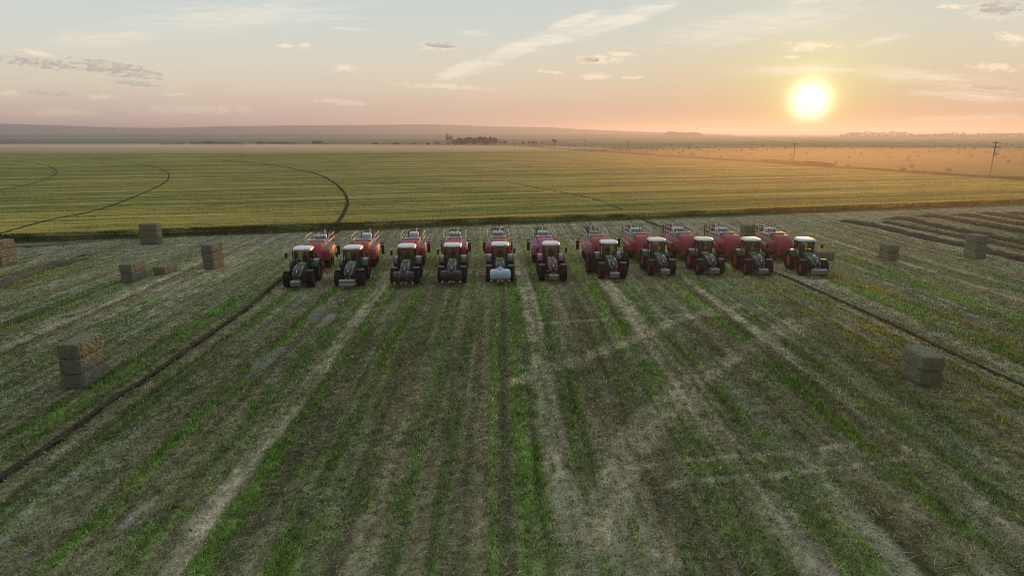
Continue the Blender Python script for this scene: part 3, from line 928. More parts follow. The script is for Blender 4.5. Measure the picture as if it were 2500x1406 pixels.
def square_bale_mesh(seed):
    nx, ny, nz = 12, 22, 9
    r = np.random.default_rng(seed)
    bm = bmesh.new()
    bmesh.ops.create_cube(bm, size=1.0)
    me = bpy.data.meshes.new('tmp'); bm.free()
    V = []; F4 = []; idx = {}
    def vid(i, j, k):
        if (i, j, k) not in idx: idx[(i, j, k)] = len(V); V.append((i / nx, j / ny, k / nz))
        return idx[(i, j, k)]
    for i in range(nx):
        for j in range(ny):
            F4.append((vid(i, j, nz), vid(i + 1, j, nz), vid(i + 1, j + 1, nz), vid(i, j + 1, nz)))
            F4.append((vid(i, j, 0), vid(i, j + 1, 0), vid(i + 1, j + 1, 0), vid(i + 1, j, 0)))
    for i in range(nx):
        for k in range(nz):
            F4.append((vid(i, 0, k), vid(i + 1, 0, k), vid(i + 1, 0, k + 1), vid(i, 0, k + 1)))
            F4.append((vid(i, ny, k), vid(i, ny, k + 1), vid(i + 1, ny, k + 1), vid(i + 1, ny, k)))
    for j in range(ny):
        for k in range(nz):
            F4.append((vid(0, j, k), vid(0, j, k + 1), vid(0, j + 1, k + 1), vid(0, j + 1, k)))
            F4.append((vid(nx, j, k), vid(nx, j + 1, k), vid(nx, j + 1, k + 1), vid(nx, j, k + 1)))
    P = np.array(V); q = P * 2 - 1
    # rounded edges
    S = np.array((BW, BL, BH)) / 2; rad = 0.085
    p = q * S; inner = np.clip(p, -(S - rad), S - rad); d = p - inner; L = np.linalg.norm(d, axis=1, keepdims=True)
    p = np.where(L > 1e-6, inner + d / np.maximum(L, 1e-6) * rad * np.minimum(1, L / rad), p)
    # bulging between twines, flakes along the length
    tw = np.cos(q[:, 0] * math.pi * 3)
    p[:, 2] += np.sign(q[:, 2]) * (np.abs(q[:, 2]) > 0.95) * (0.012 * tw) * 1.0
    fl = (vnoise(P[:, 1] * 24, P[:, 1] * 0 + seed, 3) - 0.5) * 0.05
    p[:, 0] += np.sign(q[:, 0]) * (np.abs(q[:, 0]) > 0.9) * fl
    p[:, 1] += np.sign(q[:, 1]) * (np.abs(q[:, 1]) > 0.95) * (0.03 * (1 - q[:, 0] ** 2) + 0.015)
    sq = np.abs(q[:, 2]) ** 5; p[:, 0] *= 1 - 0.055 * sq; p[:, 1] *= 1 - 0.03 * sq
    p += (r.random(p.shape) - 0.5) * 0.05
    p[:, 2] += BH / 2
    # a skew so that no bale is a perfect box
    p[:, 0] += 0.05 * (r.random() - 0.5) * p[:, 2] * 2 + 0.04 * (r.random() - 0.5) * p[:, 1]
    # loose straws on the surface
    n = 1500; side = r.integers(0, 5, n); a = r.uniform(-1, 1, (n, 3)) * S * 0.99
    nrm = np.zeros((n, 3))
    for k, (ax, sg) in enumerate(((0, 1), (0, -1), (1, 1), (1, -1), (2, 1))):
        s = side == k; a[s, ax] = sg * S[ax]; nrm[s, ax] = sg
    a[:, 2] += BH / 2
    t = r.normal(size=(n, 3)); t[:, 2] -= 0.25; t /= np.linalg.norm(t, axis=1, keepdims=True)
    tip = a + (t * r.uniform(0.06, 0.2, (n, 1)) + nrm * r.uniform(0.0, 0.07, (n, 1)))
    w = np.cross(t, nrm); w /= np.maximum(np.linalg.norm(w, axis=1, keepdims=True), 1e-3); w *= 0.010
    base = len(p)
    allv = np.concatenate([p, np.stack([a - w, a + w, tip], 1).reshape(-1, 3)])
    me = bpy.data.meshes.new('square_bale')
    me.from_pydata(allv.tolist(), [], [tuple(x) for x in F4] + [(base + 3 * i, base + 3 * i + 1, base + 3 * i + 2) for i in range(n)])
    me.materials.append(M['hay']); me.update()
    return me


BALES = [square_bale_mesh(s) for s in (1, 2, 3, 4)]
TWINE = paint('twine', (0.30, 0.28, 0.22), 0.8, dirt=0.2)
tg = G()
for k in range(6):
    x = -BW / 2 + BW * (k + 0.5) / 6
    y, z0, z1 = BL / 2 + 0.045, 0.03, BH + 0.006
    tg.tube([(x, -y, z0), (x, -y, z1 - 0.04), (x, -y + 0.06, z1), (x, y - 0.06, z1), (x, y, z1 - 0.04), (x, y, z0)], 0.008, 4)
TWM = tg.mesh('twine', TWINE)
NWORD = {1: ['lone'], 2: ['lower', 'upper'], 3: ['bottom', 'middle', 'top']}


def bale_stack(px, py, n, yaw, where, broad=False, lit=''):
    p = gp(px, py)
    half = BL / 2 if not broad else BW / 2
    p = p + Vector((0, 1, 0)) * half
    for k in range(n):
        o = link('square_bale', BALES[rnd.randrange(4)])
        o.location = (p.x + rnd.uniform(-.03, .03), p.y + rnd.uniform(-.03, .03), k * (BH + 0.008) - 0.02)
        o.rotation_euler = (0, 0, math.radians(yaw + (90 if broad else 0) + rnd.uniform(-1.2, 1.2) + (180 if rnd.random() > .5 else 0)))
        link('twine', TWM, o)
        lab = f'{NWORD[n][k]} square hay bale ' + ('' if n == 1 else 'of the stack ') + where
        tag(o, lab, 'hay bale', 'square hay bales on the mown field')


bale_stack(180, 950, 3, -1, 'in the left foreground beside the dark rut')
bale_stack(2274, 943, 2, -4, 'in the right foreground below the dark rut')
bale_stack(311, 689, 2, -2, 'left of the lone low bale')
bale_stack(391, 672, 1, -2, 'lying low between two stacks left of the tractors')
bale_stack(510, 658, 3, -2, 'nearest the leftmost tractor')
bale_stack(365, 597, 3, -4, 'standing broadside against the crop edge', True)
bale_stack(-8, 650, 3, -2, 'cut off by the left edge of the picture')
bale_stack(2182, 636, 2, -5, 'right of the tractor row before the windrows')
bale_stack(2394, 632, 3, -5, 'among the windrows at the right')
bale_stack(1829, 601, 3, -3, 'behind the balers of the right hand tractors')
bale_stack(2012, 634, 1, -3, 'just right of the rightmost tractor', True)


# ------------------------------------------------------------------ windrows and loose straw
def lumpy_row(name, pts, w, h, label, cat, group, seed, col=(0.160, 0.150, 0.105), dens=90, taper=True):
    path = spline(pts, 0.3); n = len(path); m = 11
    r = np.random.default_rng(seed); V = []; C = []; sizes = []
    for i, p in enumerate(path):
        t = (path[min(i + 1, n - 1)] - path[max(i - 1, 0)]).normalized(); nn = Vector((-t.y, t.x, 0))
        e = min(1.0, 0.15 + min(i, n - 1 - i) / 8.0) if taper else 1.0
        lump = 0.55 + 0.9 * float(fbm(np.array(i / 3.2), np.array(seed * 1.7), 401))
        off = 0.35 * (float(vnoise(np.array(i / 5.0), np.array(seed * 3.1), 402)) - 0.5)
        sizes.append((p, nn, e * lump, off))
        for k in range(m):
            a = math.pi * k / (m - 1)
            q = 1 + 0.34 * (float(fbm(np.array(i / 1.7), np.array(k / 2.0 + seed), 403)) - 0.5) * 2
            P = p + nn * (w * (0.7 + 0.3 * lump) * e * math.cos(a) * q + off) + Vector((0, 0, h * lump * e * math.sin(a) ** 0.8 * q - 0.02))
            V.append(P); C.append([c * (0.42 + 0.4 * r.random()) for c in col])
    V = np.array([tuple(q) for q in V]); C = np.array(C)
    i = np.arange(n - 1)[:, None] * m + np.arange(m - 1)[None]
    f4 = np.stack([i, i + 1, i + m + 1, i + m], -1).reshape(-1, 4)
    f3 = np.concatenate([f4[:, [0, 1, 2]], f4[:, [0, 2, 3]]])
    # strands
    ns = int(dens * n * 0.3); k = r.integers(0, n, ns); a = r.uniform(0.05, math.pi - 0.05, ns)
    P = np.array([tuple(sizes[q][0]) for q in k]); NN = np.array([tuple(sizes[q][1]) for q in k]); E = np.array([sizes[q][2] for q in k]); O = np.array([sizes[q][3] for q in k])
    P = P + NN * (w * E * np.cos(a) * r.uniform(0.85, 1.4, ns) + O)[:, None] + np.stack([r.uniform(-.15, .15, ns), r.uniform(-.15, .15, ns), h * E * np.sin(a) ** 0.8 * 1.0 - 0.05], -1)
    D = np.hypot(P[:, 0], P[:, 1])
    cc = np.array(col)[None] * r.uniform(0.5, 1.75, (ns, 1))
    v2, f2, c2 = tri_blades(P, r.uniform(0.08, 0.28, ns), 0.02 * D / 50 * r.uniform(.6, 1.5, ns), r.uniform(0.4, 0.97, ns), cc)
    o = link(name, np_mesh(name, np.concatenate([V, v2]), np.concatenate([f3, f2 + len(V)]), M['strawblade'], np.concatenate([C, c2])))
    return tag(o, label, cat, group)


WR = 'raked hay windrows at the right'
lumpy_row('windrow', [gp(*p) for p in ((2048, 540), (2120, 551), (2200, 569), (2290, 590), (2370, 605), (2450, 625), (2560, 650))], 0.62, 0.50, 'raked hay windrow nearest the two bale stacks on the right', 'windrow', WR, 1)
lumpy_row('windrow', [gp(*p) for p in ((2150, 541), (2220, 556), (2300, 571), (2400, 590), (2500, 610), (2600, 628))], 0.5, 0.33, 'thin broken hay windrow second from the tractors, passing behind the tall bale stack', 'windrow', WR, 2, dens=45)
lumpy_row('windrow', [gp(*p) for p in ((2155, 536), (2210, 537), (2280, 552), (2350, 566), (2420, 580), (2500, 596), (2600, 614))], 0.62, 0.50, 'thick hay windrow third from the tractors', 'windrow', WR, 3)
lumpy_row('windrow', [gp(*p) for p in ((2235, 528), (2300, 532), (2370, 546), (2440, 558), (2500, 569), (2600, 586))], 0.62, 0.50, 'thick hay windrow fourth from the tractors', 'windrow', WR, 4)
lumpy_row('windrow', [gp(*p) for p in ((2320, 525), (2380, 530), (2440, 541), (2500, 551), (2600, 566))], 0.62, 0.50, 'hay windrow fifth from the tractors', 'windrow', WR, 5)
lumpy_row('windrow', [gp(*p) for p in ((2385, 521), (2430, 526), (2500, 537), (2600, 550))], 0.62, 0.50, 'hay windrow sixth from the tractors', 'windrow', WR, 6)
lumpy_row('windrow', [gp(*p) for p in ((2445, 521), (2490, 524), (2560, 532), (2640, 541))], 0.62, 0.50, 'last hay windrow at the far right edge of the picture', 'windrow', WR, 7)
lumpy_row('windrow', [gp(*p) for p in ((-70, 716), (0, 700), (55, 677), (110, 655), (165, 642), (215, 630))], 0.6, 0.45, 'short straw coloured windrow left of the stacked bales', 'windrow', None, 8, (0.20, 0.20, 0.155))
lumpy_row('hay_heap', [gp(*p) for p in ((188, 628), (205, 625), (222, 624))], 0.7, 0.5, 'dark loose heap of hay at the end of the left windrow', 'hay heap', None, 9, (0.15, 0.13, 0.09), 200)
lumpy_row('windrow', [gp(*p) for p in ((18, 603), (70, 601), (130, 598), (190, 593), (240, 590))], 0.7, 0.22, 'low grey windrow along the left crop edge', 'windrow', None, 10, (0.27, 0.25, 0.20))
lumpy_row('hay_wisp', [gp(*p) for p in ((284, 1306), (320, 1276), (352, 1248), (384, 1222))], 0.22, 0.26, 'pale wisp of straw lying in the left foreground', 'straw', None, 11, (0.55, 0.52, 0.43), 700)
lumpy_row('hay_clump', [gp(*p) for p in ((783, 805), (798, 788), (815, 768))], 0.36, 0.38, 'small pale hay clump in front of the second tractor', 'hay clump', None, 12, (0.42, 0.38, 0.30), 240)
lumpy_row('hay_clump', [gp(*p) for p in ((606, 922), (632, 903), (655, 878), (688, 852))], 0.6, 0.16, 'thin greyish hay patch left of centre in the foreground', 'hay clump', None, 13, (0.36, 0.37, 0.30), 520)
lumpy_row('hay_clump', [gp(*p) for p in ((672, 938), (680, 931), (686, 926))], 0.35, 0.3, 'tiny hay tuft beside the greyish hay patch', 'hay clump', None, 14, (0.40, 0.40, 0.34), 240)
lumpy_row('hay_clump', [gp(*p) for p in ((755, 792), (772, 770), (790, 748))], 0.45, 0.22, 'faint strip of pale hay before the two leftmost tractors', 'hay clump', None, 15, (0.32, 0.32, 0.25), 420)


# ------------------------------------------------------------------ tractors
CACHE = {}


def part(name, key, gen, mats, parent, loc=(0, 0, 0), bevel=0.0, smooth=False, rot=None, seg=2):
    k = (key, tuple(id(q) for q in (mats if isinstance(mats, (list, tuple)) else [mats])))
    if k not in CACHE:
        CACHE[k] = gen().mesh(name, mats, bevel, smooth, seg)
    o = link(name, CACHE[k], parent); o.location = loc
    if rot: o.rotation_euler = rot
    return o


def tyre_g(R, W, rim, lugs, lh=0.055):
    g = G(); w = W / 2; r0 = R - lh
    prof = [(-w * 0.62, rim), (-w * 0.9, rim + 0.06), (-w * 1.02, (rim + r0) / 2), (-w * 0.96, r0 - 0.07), (-w * 0.80, r0 - 0.01), (0, r0 + 0.015),
            (w * 0.80, r0 - 0.01), (w * 0.96, r0 - 0.07), (w * 1.02, (rim + r0) / 2), (w * 0.9, rim + 0.06), (w * 0.62, rim)]
    n = 40; rings = []
    for a, r in prof: rings.append([Vector((a, r * math.cos(2 * math.pi * k / n), r * math.sin(2 * math.pi * k / n))) for k in range(n)])
    g.loft(rings, 0, False)
    for s in (-1, 1):
        for k in range(lugs):
            t = 2 * math.pi * (k + (0.5 if s > 0 else 0)) / lugs; sk = 0.62 * 0.9
            tw = 0.055 / R
            P = []
            for (x, dt) in ((0.03 * s, 0.0), (w * 0.98 * s, -sk * w / R * 1.15)):
                for rr in (r0 - 0.05, R):
                    for e in (-1, 1):
                        q = t + dt + e * tw * (1.0 if rr < R else 0.75)
                        rz = rr - (0.045 if abs(x) > 0.1 else 0)
                        P.append((x, rz * math.sin(q), rz * math.cos(q)))
            g.add(P, [(0, 1, 3, 2), (4, 6, 7, 5), (0, 4, 5, 1), (2, 3, 7, 6), (0, 2, 6, 4), (1, 5, 7, 3)])
    return g


def rim_g(rim, W):
    g = G(); w = W / 2
    g.lathe([(-w * 0.62, rim), (-w * 0.55, rim * 0.9), (-w * 0.1, rim * 0.84), (0.0, rim * 0.55), (w * 0.12, rim * 0.5), (w * 0.16, rim * 0.30), (w * 0.4, rim * 0.26), (w * 0.42, 0.02)], 30)
    g2 = G()
    g.lathe([(w * 0.62, rim), (w * 0.55, rim * 0.9), (w * 0.05, rim * 0.86), (w * 0.02, rim * 0.5)], 30)
    return g


def hub_g(rim, W):
    g = G(); w = W / 2
    g.lathe([(0, rim * 0.3), (w * 0.45, rim * 0.28), (w * 0.52, rim * 0.2), (w * 0.53, 0.02)], 16)
    for k in range(8):
        t = 2 * math.pi * k / 8
        g.tube([(w * 0.1, rim * 0.4 * math.cos(t), rim * 0.4 * math.sin(t)), (w * 0.2, rim * 0.4 * math.cos(t), rim * 0.4 * math.sin(t))], 0.025, 6)
    return g


def wheel(parent, kind, x, y, R, W, rim, lugs, rmat, side):
    o = part(kind, (kind, 'rim'), lambda: rim_g(rim, W), rmat, parent, (x, y, R - 0.03), smooth=True, rot=(0.35 * rnd.random(), 0, math.pi if side < 0 else 0))
    part('tyre', (kind, 'tyre'), lambda: tyre_g(R, W, rim, lugs), M['rubber'], o, smooth=True)
    part('hub', (kind, 'hub'), lambda: hub_g(rim, W), M['chassis'], o, smooth=True)
    return o


def hood_rings(inset=0.0, ys=None):
    S = [(-1.10, 0.30, 1.18, 1.26), (-0.98, 0.37, 1.12, 1.48), (-0.75, 0.41, 1.10, 1.70), (-0.40, 0.43, 1.10, 1.90), (0.10, 0.44, 1.12, 2.00), (0.8, 0.46, 1.14, 2.05), (1.50, 0.50, 1.16, 2.08)]
    rings = []
    for y, w, z0, z1 in S:
        w -= inset; z1 -= inset
        rings.append([Vector(q) for q in ((-w, y, z0), (w, y, z0), (w * 1.04, y, z0 + (z1 - z0) * 0.55), (w * 0.93, y, z1 - 0.12 * min(1, (z1 - z0) * 2)), (w * 0.66, y, z1 - 0.02),
                                          (w * 0.0, y, z1 + 0.015), (-w * 0.66, y, z1 - 0.02), (-w * 0.93, y, z1 - 0.12 * min(1, (z1 - z0) * 2)), (-w * 1.04, y, z0 + (z1 - z0) * 0.55))])
    return rings


def hood_g(): g = G(); g.loft(hood_rings()); return g


def grille_g():
    """black nose panel, 8 mm proud of the hood's sloping front"""
    g = G(); rows = []
    for y, w, z in ((-1.118, 0.20, 1.235), (-1.005, 0.31, 1.475), (-0.775, 0.355, 1.705), (-0.43, 0.36, 1.915), (-0.20, 0.30, 1.972)):
        rows.append((y, w, z))
    rings = []
    for y, w, z in rows:
        rings.append([Vector((w * a, y - 0.010 * (1 - a * a), z + 0.012 - 0.05 * abs(a) ** 3)) for a in (-1, -0.6, 0, 0.6, 1)] +
                     [Vector((w * a, y + 0.05, z - 0.07)) for a in (1, 0.6, 0, -0.6, -1)])
    g.loft(rings)
    for k in range(6):
        z = 1.20 - 0.028 * k
        g.box((0, -1.108, z - 0.01), (0.5, 0.02, 0.012))
    return g


def fender_g(R, w, a0, a1, th=0.035, lip=0.06, n=14):
    g = G(); rings = []
    for k in range(n + 1):
        a = math.radians(a0 + (a1 - a0) * k / n)
        c, s = math.cos(a), math.sin(a)
        def q(x, r): return Vector((x, -r * c, r * s))
        rings.append([q(-w / 2, R - lip), q(-w / 2, R), q(w / 2, R), q(w / 2, R - lip), q(w / 2 - 0.02, R - lip), q(w / 2 - 0.02, R - th), q(-w / 2 + 0.02, R - th), q(-w / 2 + 0.02, R - lip)])
    g.loft(rings); return g


def cab_frame_g():
    g = G()
    B = {'fl': (-0.62, 1.52), 'fr': (0.62, 1.52), 'ml': (-0.80, 2.35), 'mr': (0.80, 2.35), 'bl': (-0.74, 3.15), 'br': (0.74, 3.15)}
    T = {'fl': (-0.72, 1.62), 'fr': (0.72, 1.62), 'ml': (-0.82, 2.40), 'mr': (0.82, 2.40), 'bl': (-0.74, 3.10), 'br': (0.74, 3.10)}
    for k in B:
        g.tube([(*B[k], 1.30), (*T[k], 3.14)], 0.042 if k[0] != 'f' else 0.05, 6)
    for a, b in (('fl', 'ml'), ('ml', 'bl'), ('bl', 'br'), ('br', 'mr'), ('mr', 'fr'), ('fr', 'fl')):
        g.tube([(*B[a], 1.30), (*B[b], 1.30)], 0.06, 6)
        g.tube([(*T[a], 3.12), (*T[b], 3.12)], 0.05, 6)
    g.box((0, 2.35, 1.16), (1.35, 1.75, 0.30))
    g.box((0, 1.62, 1.62), (0.62, 0.16, 0.62))            # dash behind the hood
    g.box((0, 3.10, 1.55), (1.2, 0.08, 0.55))
    return g


def roof_g():
    g = G(); rings = []
    for z, s, dy in ((3.14, 0.93, 0), (3.20, 1.0, -0.02), (3.30, 1.0, -0.02), (3.38, 0.94, 0), (3.42, 0.80, 0.02)):
        ring = []
        for k in range(28):
            t = 2 * math.pi * k / 28
            c, q = math.cos(t), math.sin(t)
            x = 0.89 * s * math.copysign(abs(c) ** 0.42, c); y = 1.03 * s * math.copysign(abs(q) ** 0.42, q)
            x *= 1 - 0.10 * (y < 0) * (-y)
            ring.append(Vector((x, 2.30 + dy + y, z)))
        rings.append(ring)
    g.loft(rings)
    for x in (-0.13, 0.27): g.tube([(x, 1.95, 3.41), (x, 1.95, 3.47)], 0.025, 6)
    return g


def pane_g(q):
    g = G(); n = (Vector(q[1]) - Vector(q[0])).cross(Vector(q[3]) - Vector(q[0])).normalized() * 0.008
    g.add([Vector(p) for p in q] + [Vector(p) + n for p in q], [(0, 1, 2, 3), (7, 6, 5, 4), (0, 4, 5, 1), (1, 5, 6, 2), (2, 6, 7, 3), (3, 7, 4, 0)])
    return g


def make_tractor(px, py, yaw, label, front='block', paintm='green', duals=False, hide=()):
    P = M[paintm]; loc = gp(px, py) + Vector((0, 0.15, 0))
    t = empty('tractor', loc, math.radians(-yaw))
    tag(t, label, 'tractor', 'tractors parked in a row with their balers')
    rm = M['rimred'] if paintm == 'green' else M['rimgrey']
    def chassis():
        g = G(); g.box((0, 0.9, 0.88), (0.55, 3.6, 0.5)); g.box((0, 2.9, 0.95), (0.75, 1.2, 0.7)); g.box((0, 0, 0.78), (1.7, 0.26, 0.22)); g.box((0, 3.05, 0.98), (1.7, 0.36, 0.36))
        g.box((-0.72, 1.75, 0.85), (0.5, 0.95, 0.55)); g.box((0.72, 1.75, 0.85), (0.5, 0.95, 0.55)); g.box((0, -0.95, 0.92), (0.5, 0.35, 0.36))
        for s in (-1, 1):
            for k in range(3): g.box((s * 0.98, 1.62, 0.55 + 0.27 * k), (0.28, 0.42, 0.04))
            g.tube([(s * 0.86, 1.4, 0.5), (s * 0.86, 1.4, 1.3)], 0.025, 6)
        g.tube([(0, 3.2, 0.65), (0, 4.4, 0.52)], 0.07, 8)
        return g
    part('chassis', 'chassis', chassis, M['chassis'], t, bevel=0.03)
    hd = part('hood', 'hood', hood_g, P, t, smooth=True)
    part('grille', 'grille', grille_g, M['grille'], hd, smooth=True)
    def emblem():
        g = G(); g.add([(-0.028, -1.012, 1.53), (0.028, -1.012, 1.53), (0.018, -0.79, 1.75), (-0.018, -0.79, 1.75), (-0.028, -0.985, 1.50), (0.028, -0.985, 1.50), (0.018, -0.76, 1.72), (-0.018, -0.76, 1.72)],
                       [(0, 1, 2, 3), (7, 6, 5, 4), (0, 4, 5, 1), (1, 5, 6, 2), (2, 6, 7, 3), (3, 7, 4, 0)]); return g
    part('badge', 'badge', emblem, M['reflw'], hd)
    for s in (-1, 1):
        def hl(s=s):
            g = G(); a = [(0.16, -1.135, 1.27), (0.23, -1.110, 1.30), (0.335, -1.02, 1.47), (0.345, -0.985, 1.52), (0.30, -1.05, 1.42), (0.20, -1.135, 1.24)]
            v = [Vector((s * x, y, z)) for x, y, z in a]; w = [p + Vector((0, 0.05, -0.03)) for p in v]
            g.loft([v, w]); return g
        part('headlight', ('hl', s), hl, M['lamp'], hd)
    part('cab_frame', 'cabframe', cab_frame_g, M['black'], t)
    rf = part('cab_roof', 'roof', roof_g, M['white'], t, smooth=True)
    def lights():
        g = G()
        g.box((0, 1.32, 3.165), (1.05, 0.08, 0.05))
        for s in (-1, 1):
            g.box((s * 0.58, 1.30, 3.20), (0.34, 0.12, 0.13))
            for k in (-1, 1): g.tube([(s * 0.58 + k * 0.075, 1.245, 3.20), (s * 0.58 + k * 0.075, 1.225, 3.20)], 0.05, 10, 1)
        return g
    part('work_lights', 'wl', lights, [M['black'], M['lamp']], rf)
    part('windshield', 'ws', lambda: pane_g([(-0.60, 1.54, 1.42), (0.60, 1.54, 1.42), (0.70, 1.63, 3.08), (-0.70, 1.63, 3.08)]), M['glass'], t)
    part('rear_window', 'rw', lambda: pane_g([(-0.70, 3.14, 1.85), (0.70, 3.14, 1.85), (0.70, 3.11, 3.08), (-0.70, 3.11, 3.08)]), M['glass'], t)
    for s in (-1, 1):
        part('side_window', ('sw', s), lambda s=s: pane_g([(s * 0.64, 1.56, 1.36), (s * 0.80, 2.33, 1.36), (s * 0.82, 2.38, 3.08), (s * 0.73, 1.66, 3.08)]), M['glass'], t)
        part('side_window', ('sw2', s), lambda s=s: pane_g([(s * 0.80, 2.38, 1.60), (s * 0.745, 3.10, 1.60), (s * 0.745, 3.08, 3.08), (s * 0.82, 2.42, 3.08)]), M['glass'], t)
    def seat():
        g = G(); g.box((0.02, 2.5, 1.72), (0.52, 0.5, 0.16)); g.box((0.02, 2.75, 2.1), (0.5, 0.14, 0.75)); g.box((0.02, 2.78, 2.56), (0.28, 0.1, 0.2)); g.box((0.38, 2.5, 1.95), (0.12, 0.45, 0.08)); g.box((0, 2.5, 1.45), (0.4, 0.4, 0.4)); return g
    part('seat', 'seat', seat, M['seat'], t, bevel=0.04)
    def steer():
        g = G(); g.tube([(0, 1.75, 1.5), (0, 2.0, 2.02)], 0.05, 8)
        c = Vector((0, 2.03, 2.05)); ax = Vector((0, 0.45, 0.9)).normalized(); u = Vector((1, 0, 0)); w = ax.cross(u)
        ring = [c + (u * math.cos(k * math.pi / 8) + w * math.sin(k * math.pi / 8)) * 0.2 for k in range(17)]
        g.tube(ring, 0.018, 6); g.tube([c - u * 0.2, c + u * 0.2], 0.018, 6); g.box((0.42, 1.9, 2.2), (0.05, 0.2, 0.26)); return g
    part('steering_wheel', 'steer', steer, M['black'], t)
    for s in (-1, 1):
        wheel(t, 'front_wheel', s * 1.06, 0, 0.80, 0.62, 0.44, 20, rm, s)
        wheel(t, 'rear_wheel', s * 1.02, 3.05, 1.04, 0.68, 0.56, 22, rm, s)
        if duals: wheel(t, 'rear_wheel', s * 1.78, 3.05, 1.04, 0.68, 0.56, 22, rm, s)
        part('front_fender', 'ff', lambda: fender_g(0.875, 0.60, 62, 158), M['fender'], t, (s * 1.06, 0, 0.77), smooth=True)
        o = part('rear_fender', ('rf'), lambda: fender_g(1.13, 0.66, 30, 150, 0.05, 0.22), P, t, (s * 1.0, 3.05, 1.01), smooth=True)
        part('fender_lip', ('rfl'), lambda: fender_g(1.145, 0.12, 28, 152, 0.05, 0.10), M['fender'], o, (s * 0.32, 0, 0), smooth=True)
        part('mudguard_panel', ('mp', s), lambda s=s: G().box((s * 0.76, 2.55, 1.58), (0.12, 0.75, 0.75)), P, t, bevel=0.03)
        def mirror(s=s):
            g = G(); g.tube([(s * 0.72, 1.62, 2.98), (s * 1.15, 1.45, 3.00), (s * 1.42, 1.42, 2.98), (s * 1.42, 1.42, 2.6)], 0.02, 6); g.box((s * 1.42, 1.38, 2.74), (0.22, 0.09, 0.46)); return g
        part('mirror', ('mir', s), mirror, M['black'], t, bevel=0.015)
        def beacon(s=s):
            g = G(); g.tube([(s * 0.80, 2.95, 3.25), (s * 0.80, 2.95, 3.62)], 0.018, 6)
            g.lathe([(3.62, 0.075), (3.74, 0.075), (3.79, 0.05), (3.80, 0.01)], 12, 1, (s * 0.80, 2.95, 0), 'Z'); return g
        part('beacon', ('beac', s), beacon, [M['black'], M['beacon']], t)
    def exh():
        g = G(); g.tube([(-0.78, 1.35, 1.2), (-0.78, 1.35, 2.2)], 0.12, 12); g.tube([(-0.78, 1.35, 2.2), (-0.78, 1.35, 2.95), (-0.80, 1.42, 3.08), (-0.82, 1.55, 3.15)], 0.06, 10); return g
    part('exhaust_pipe', 'exh', exh, M['black'], t, smooth=True)
    def arms():
        g = G()
        for s in (-1, 1):
            g.tube([(s * 0.33, -0.75, 0.75), (s * 0.36, -1.40, 0.62)], 0.05, 8)
            g.tube([(s * 0.2, -1.0, 1.0), (s * 0.25, -1.35, 0.72)], 0.035, 8, 1)
            g.tube([(s * 0.52, -1.46, 0.82), (s * 0.40, -1.46, 0.82)], 0.03, 6, 1)
        g.tube([(0, -1.05, 1.08), (0, -1.42, 0.86)], 0.04, 8)
        for q in ((-0.16, -1.13, 1.10), (0.16, -1.13, 1.10), (-0.1, -1.14, 0.95), (0.12, -1.14, 0.98), (0.0, -1.14, 1.02)): g.tube([q, (q[0], q[1] - 0.07, q[2])], 0.035, 8, 1)
        return g
    part('front_linkage', 'arms', arms, [M['chassis'], M['steel']], t)
    if front in ('block', 'bigblock', 'haybl'):
        w = 0.80 if front == 'block' else 1.45
        def blk():
            g = G(); rings = []
            for y, z0, z1 in ((-1.40, 0.42, 0.90), (-1.62, 0.40, 0.92), (-1.92, 0.44, 0.88), (-1.98, 0.50, 0.80)):
                k = 1.0 if y > -1.9 else 0.97
                rings.append([Vector((-w / 2 * k, y, z0)), Vector((w / 2 * k, y, z0)), Vector((w / 2 * k, y, z1)), Vector((-w / 2 * k, y, z1))])
            g.loft(rings)
            if front == 'block':
                for x in (-0.18, 0, 0.18): g.box((x, -1.985, 0.72), (0.035, 0.02, 0.10), 1)
            else:
                g.box((0, -1.965, 0.66), (w * 0.55, 0.03, 0.03), 1)
            return g
        wb = part('front_weight', ('blk', front), blk, [M['weight'], M['chassis']], t, bevel=0.03)
        if front == 'haybl':
            def dust():
                g = G(); r = random.Random(4)
                for k in range(500):
                    x, z = r.uniform(-.7, .7), 0.44 + 0.22 * r.random() ** 1.5
                    a = Vector((x, -2.0, z)); d = Vector((r.uniform(-1, 1), -0.1, r.uniform(-1, .3))) * 0.08
                    g.add([a, a + Vector((0.012, 0, 0.012)), a + d], [(0, 1, 2)])
                return g
            part('straw', 'strawwb', dust, M['reflw'], wb)
    else:
        tm = M['tankblue'] if front == 'bluetank' else M['tankblack']
        def tank():
            g = G(); rings = []
            for x, r in ((-0.98, 0.20), (-0.96, 0.34), (-0.88, 0.46), (-0.76, 0.50), (-0.40, 0.51), (-0.38, 0.485), (-0.34, 0.485), (-0.32, 0.51), (0.32, 0.51), (0.34, 0.485), (0.38, 0.485), (0.40, 0.51), (0.76, 0.50), (0.88, 0.46), (0.96, 0.34), (0.98, 0.20)):
                rings.append([Vector((x, -1.72 + r * 0.9 * math.cos(2 * math.pi * k / 32), 1.02 + r * math.sin(2 * math.pi * k / 32))) for k in range(32)])
            g.loft(rings); g.lathe([(1.46, 0.26), (1.60, 0.26), (1.63, 0.22)], 20, 0, (0, -1.66, 0), 'Z'); return g
        tk = part('front_tank', ('tank', front), tank, tm, t, smooth=True)
        part('filler_cap', 'fcap', lambda: G().lathe([(1.63, 0.16), (1.68, 0.16), (1.69, 0.12)], 18, 0, (0, -1.66, 0), 'Z'), M['black'] if front != 'bluetank' else M['tankwhite'], tk)
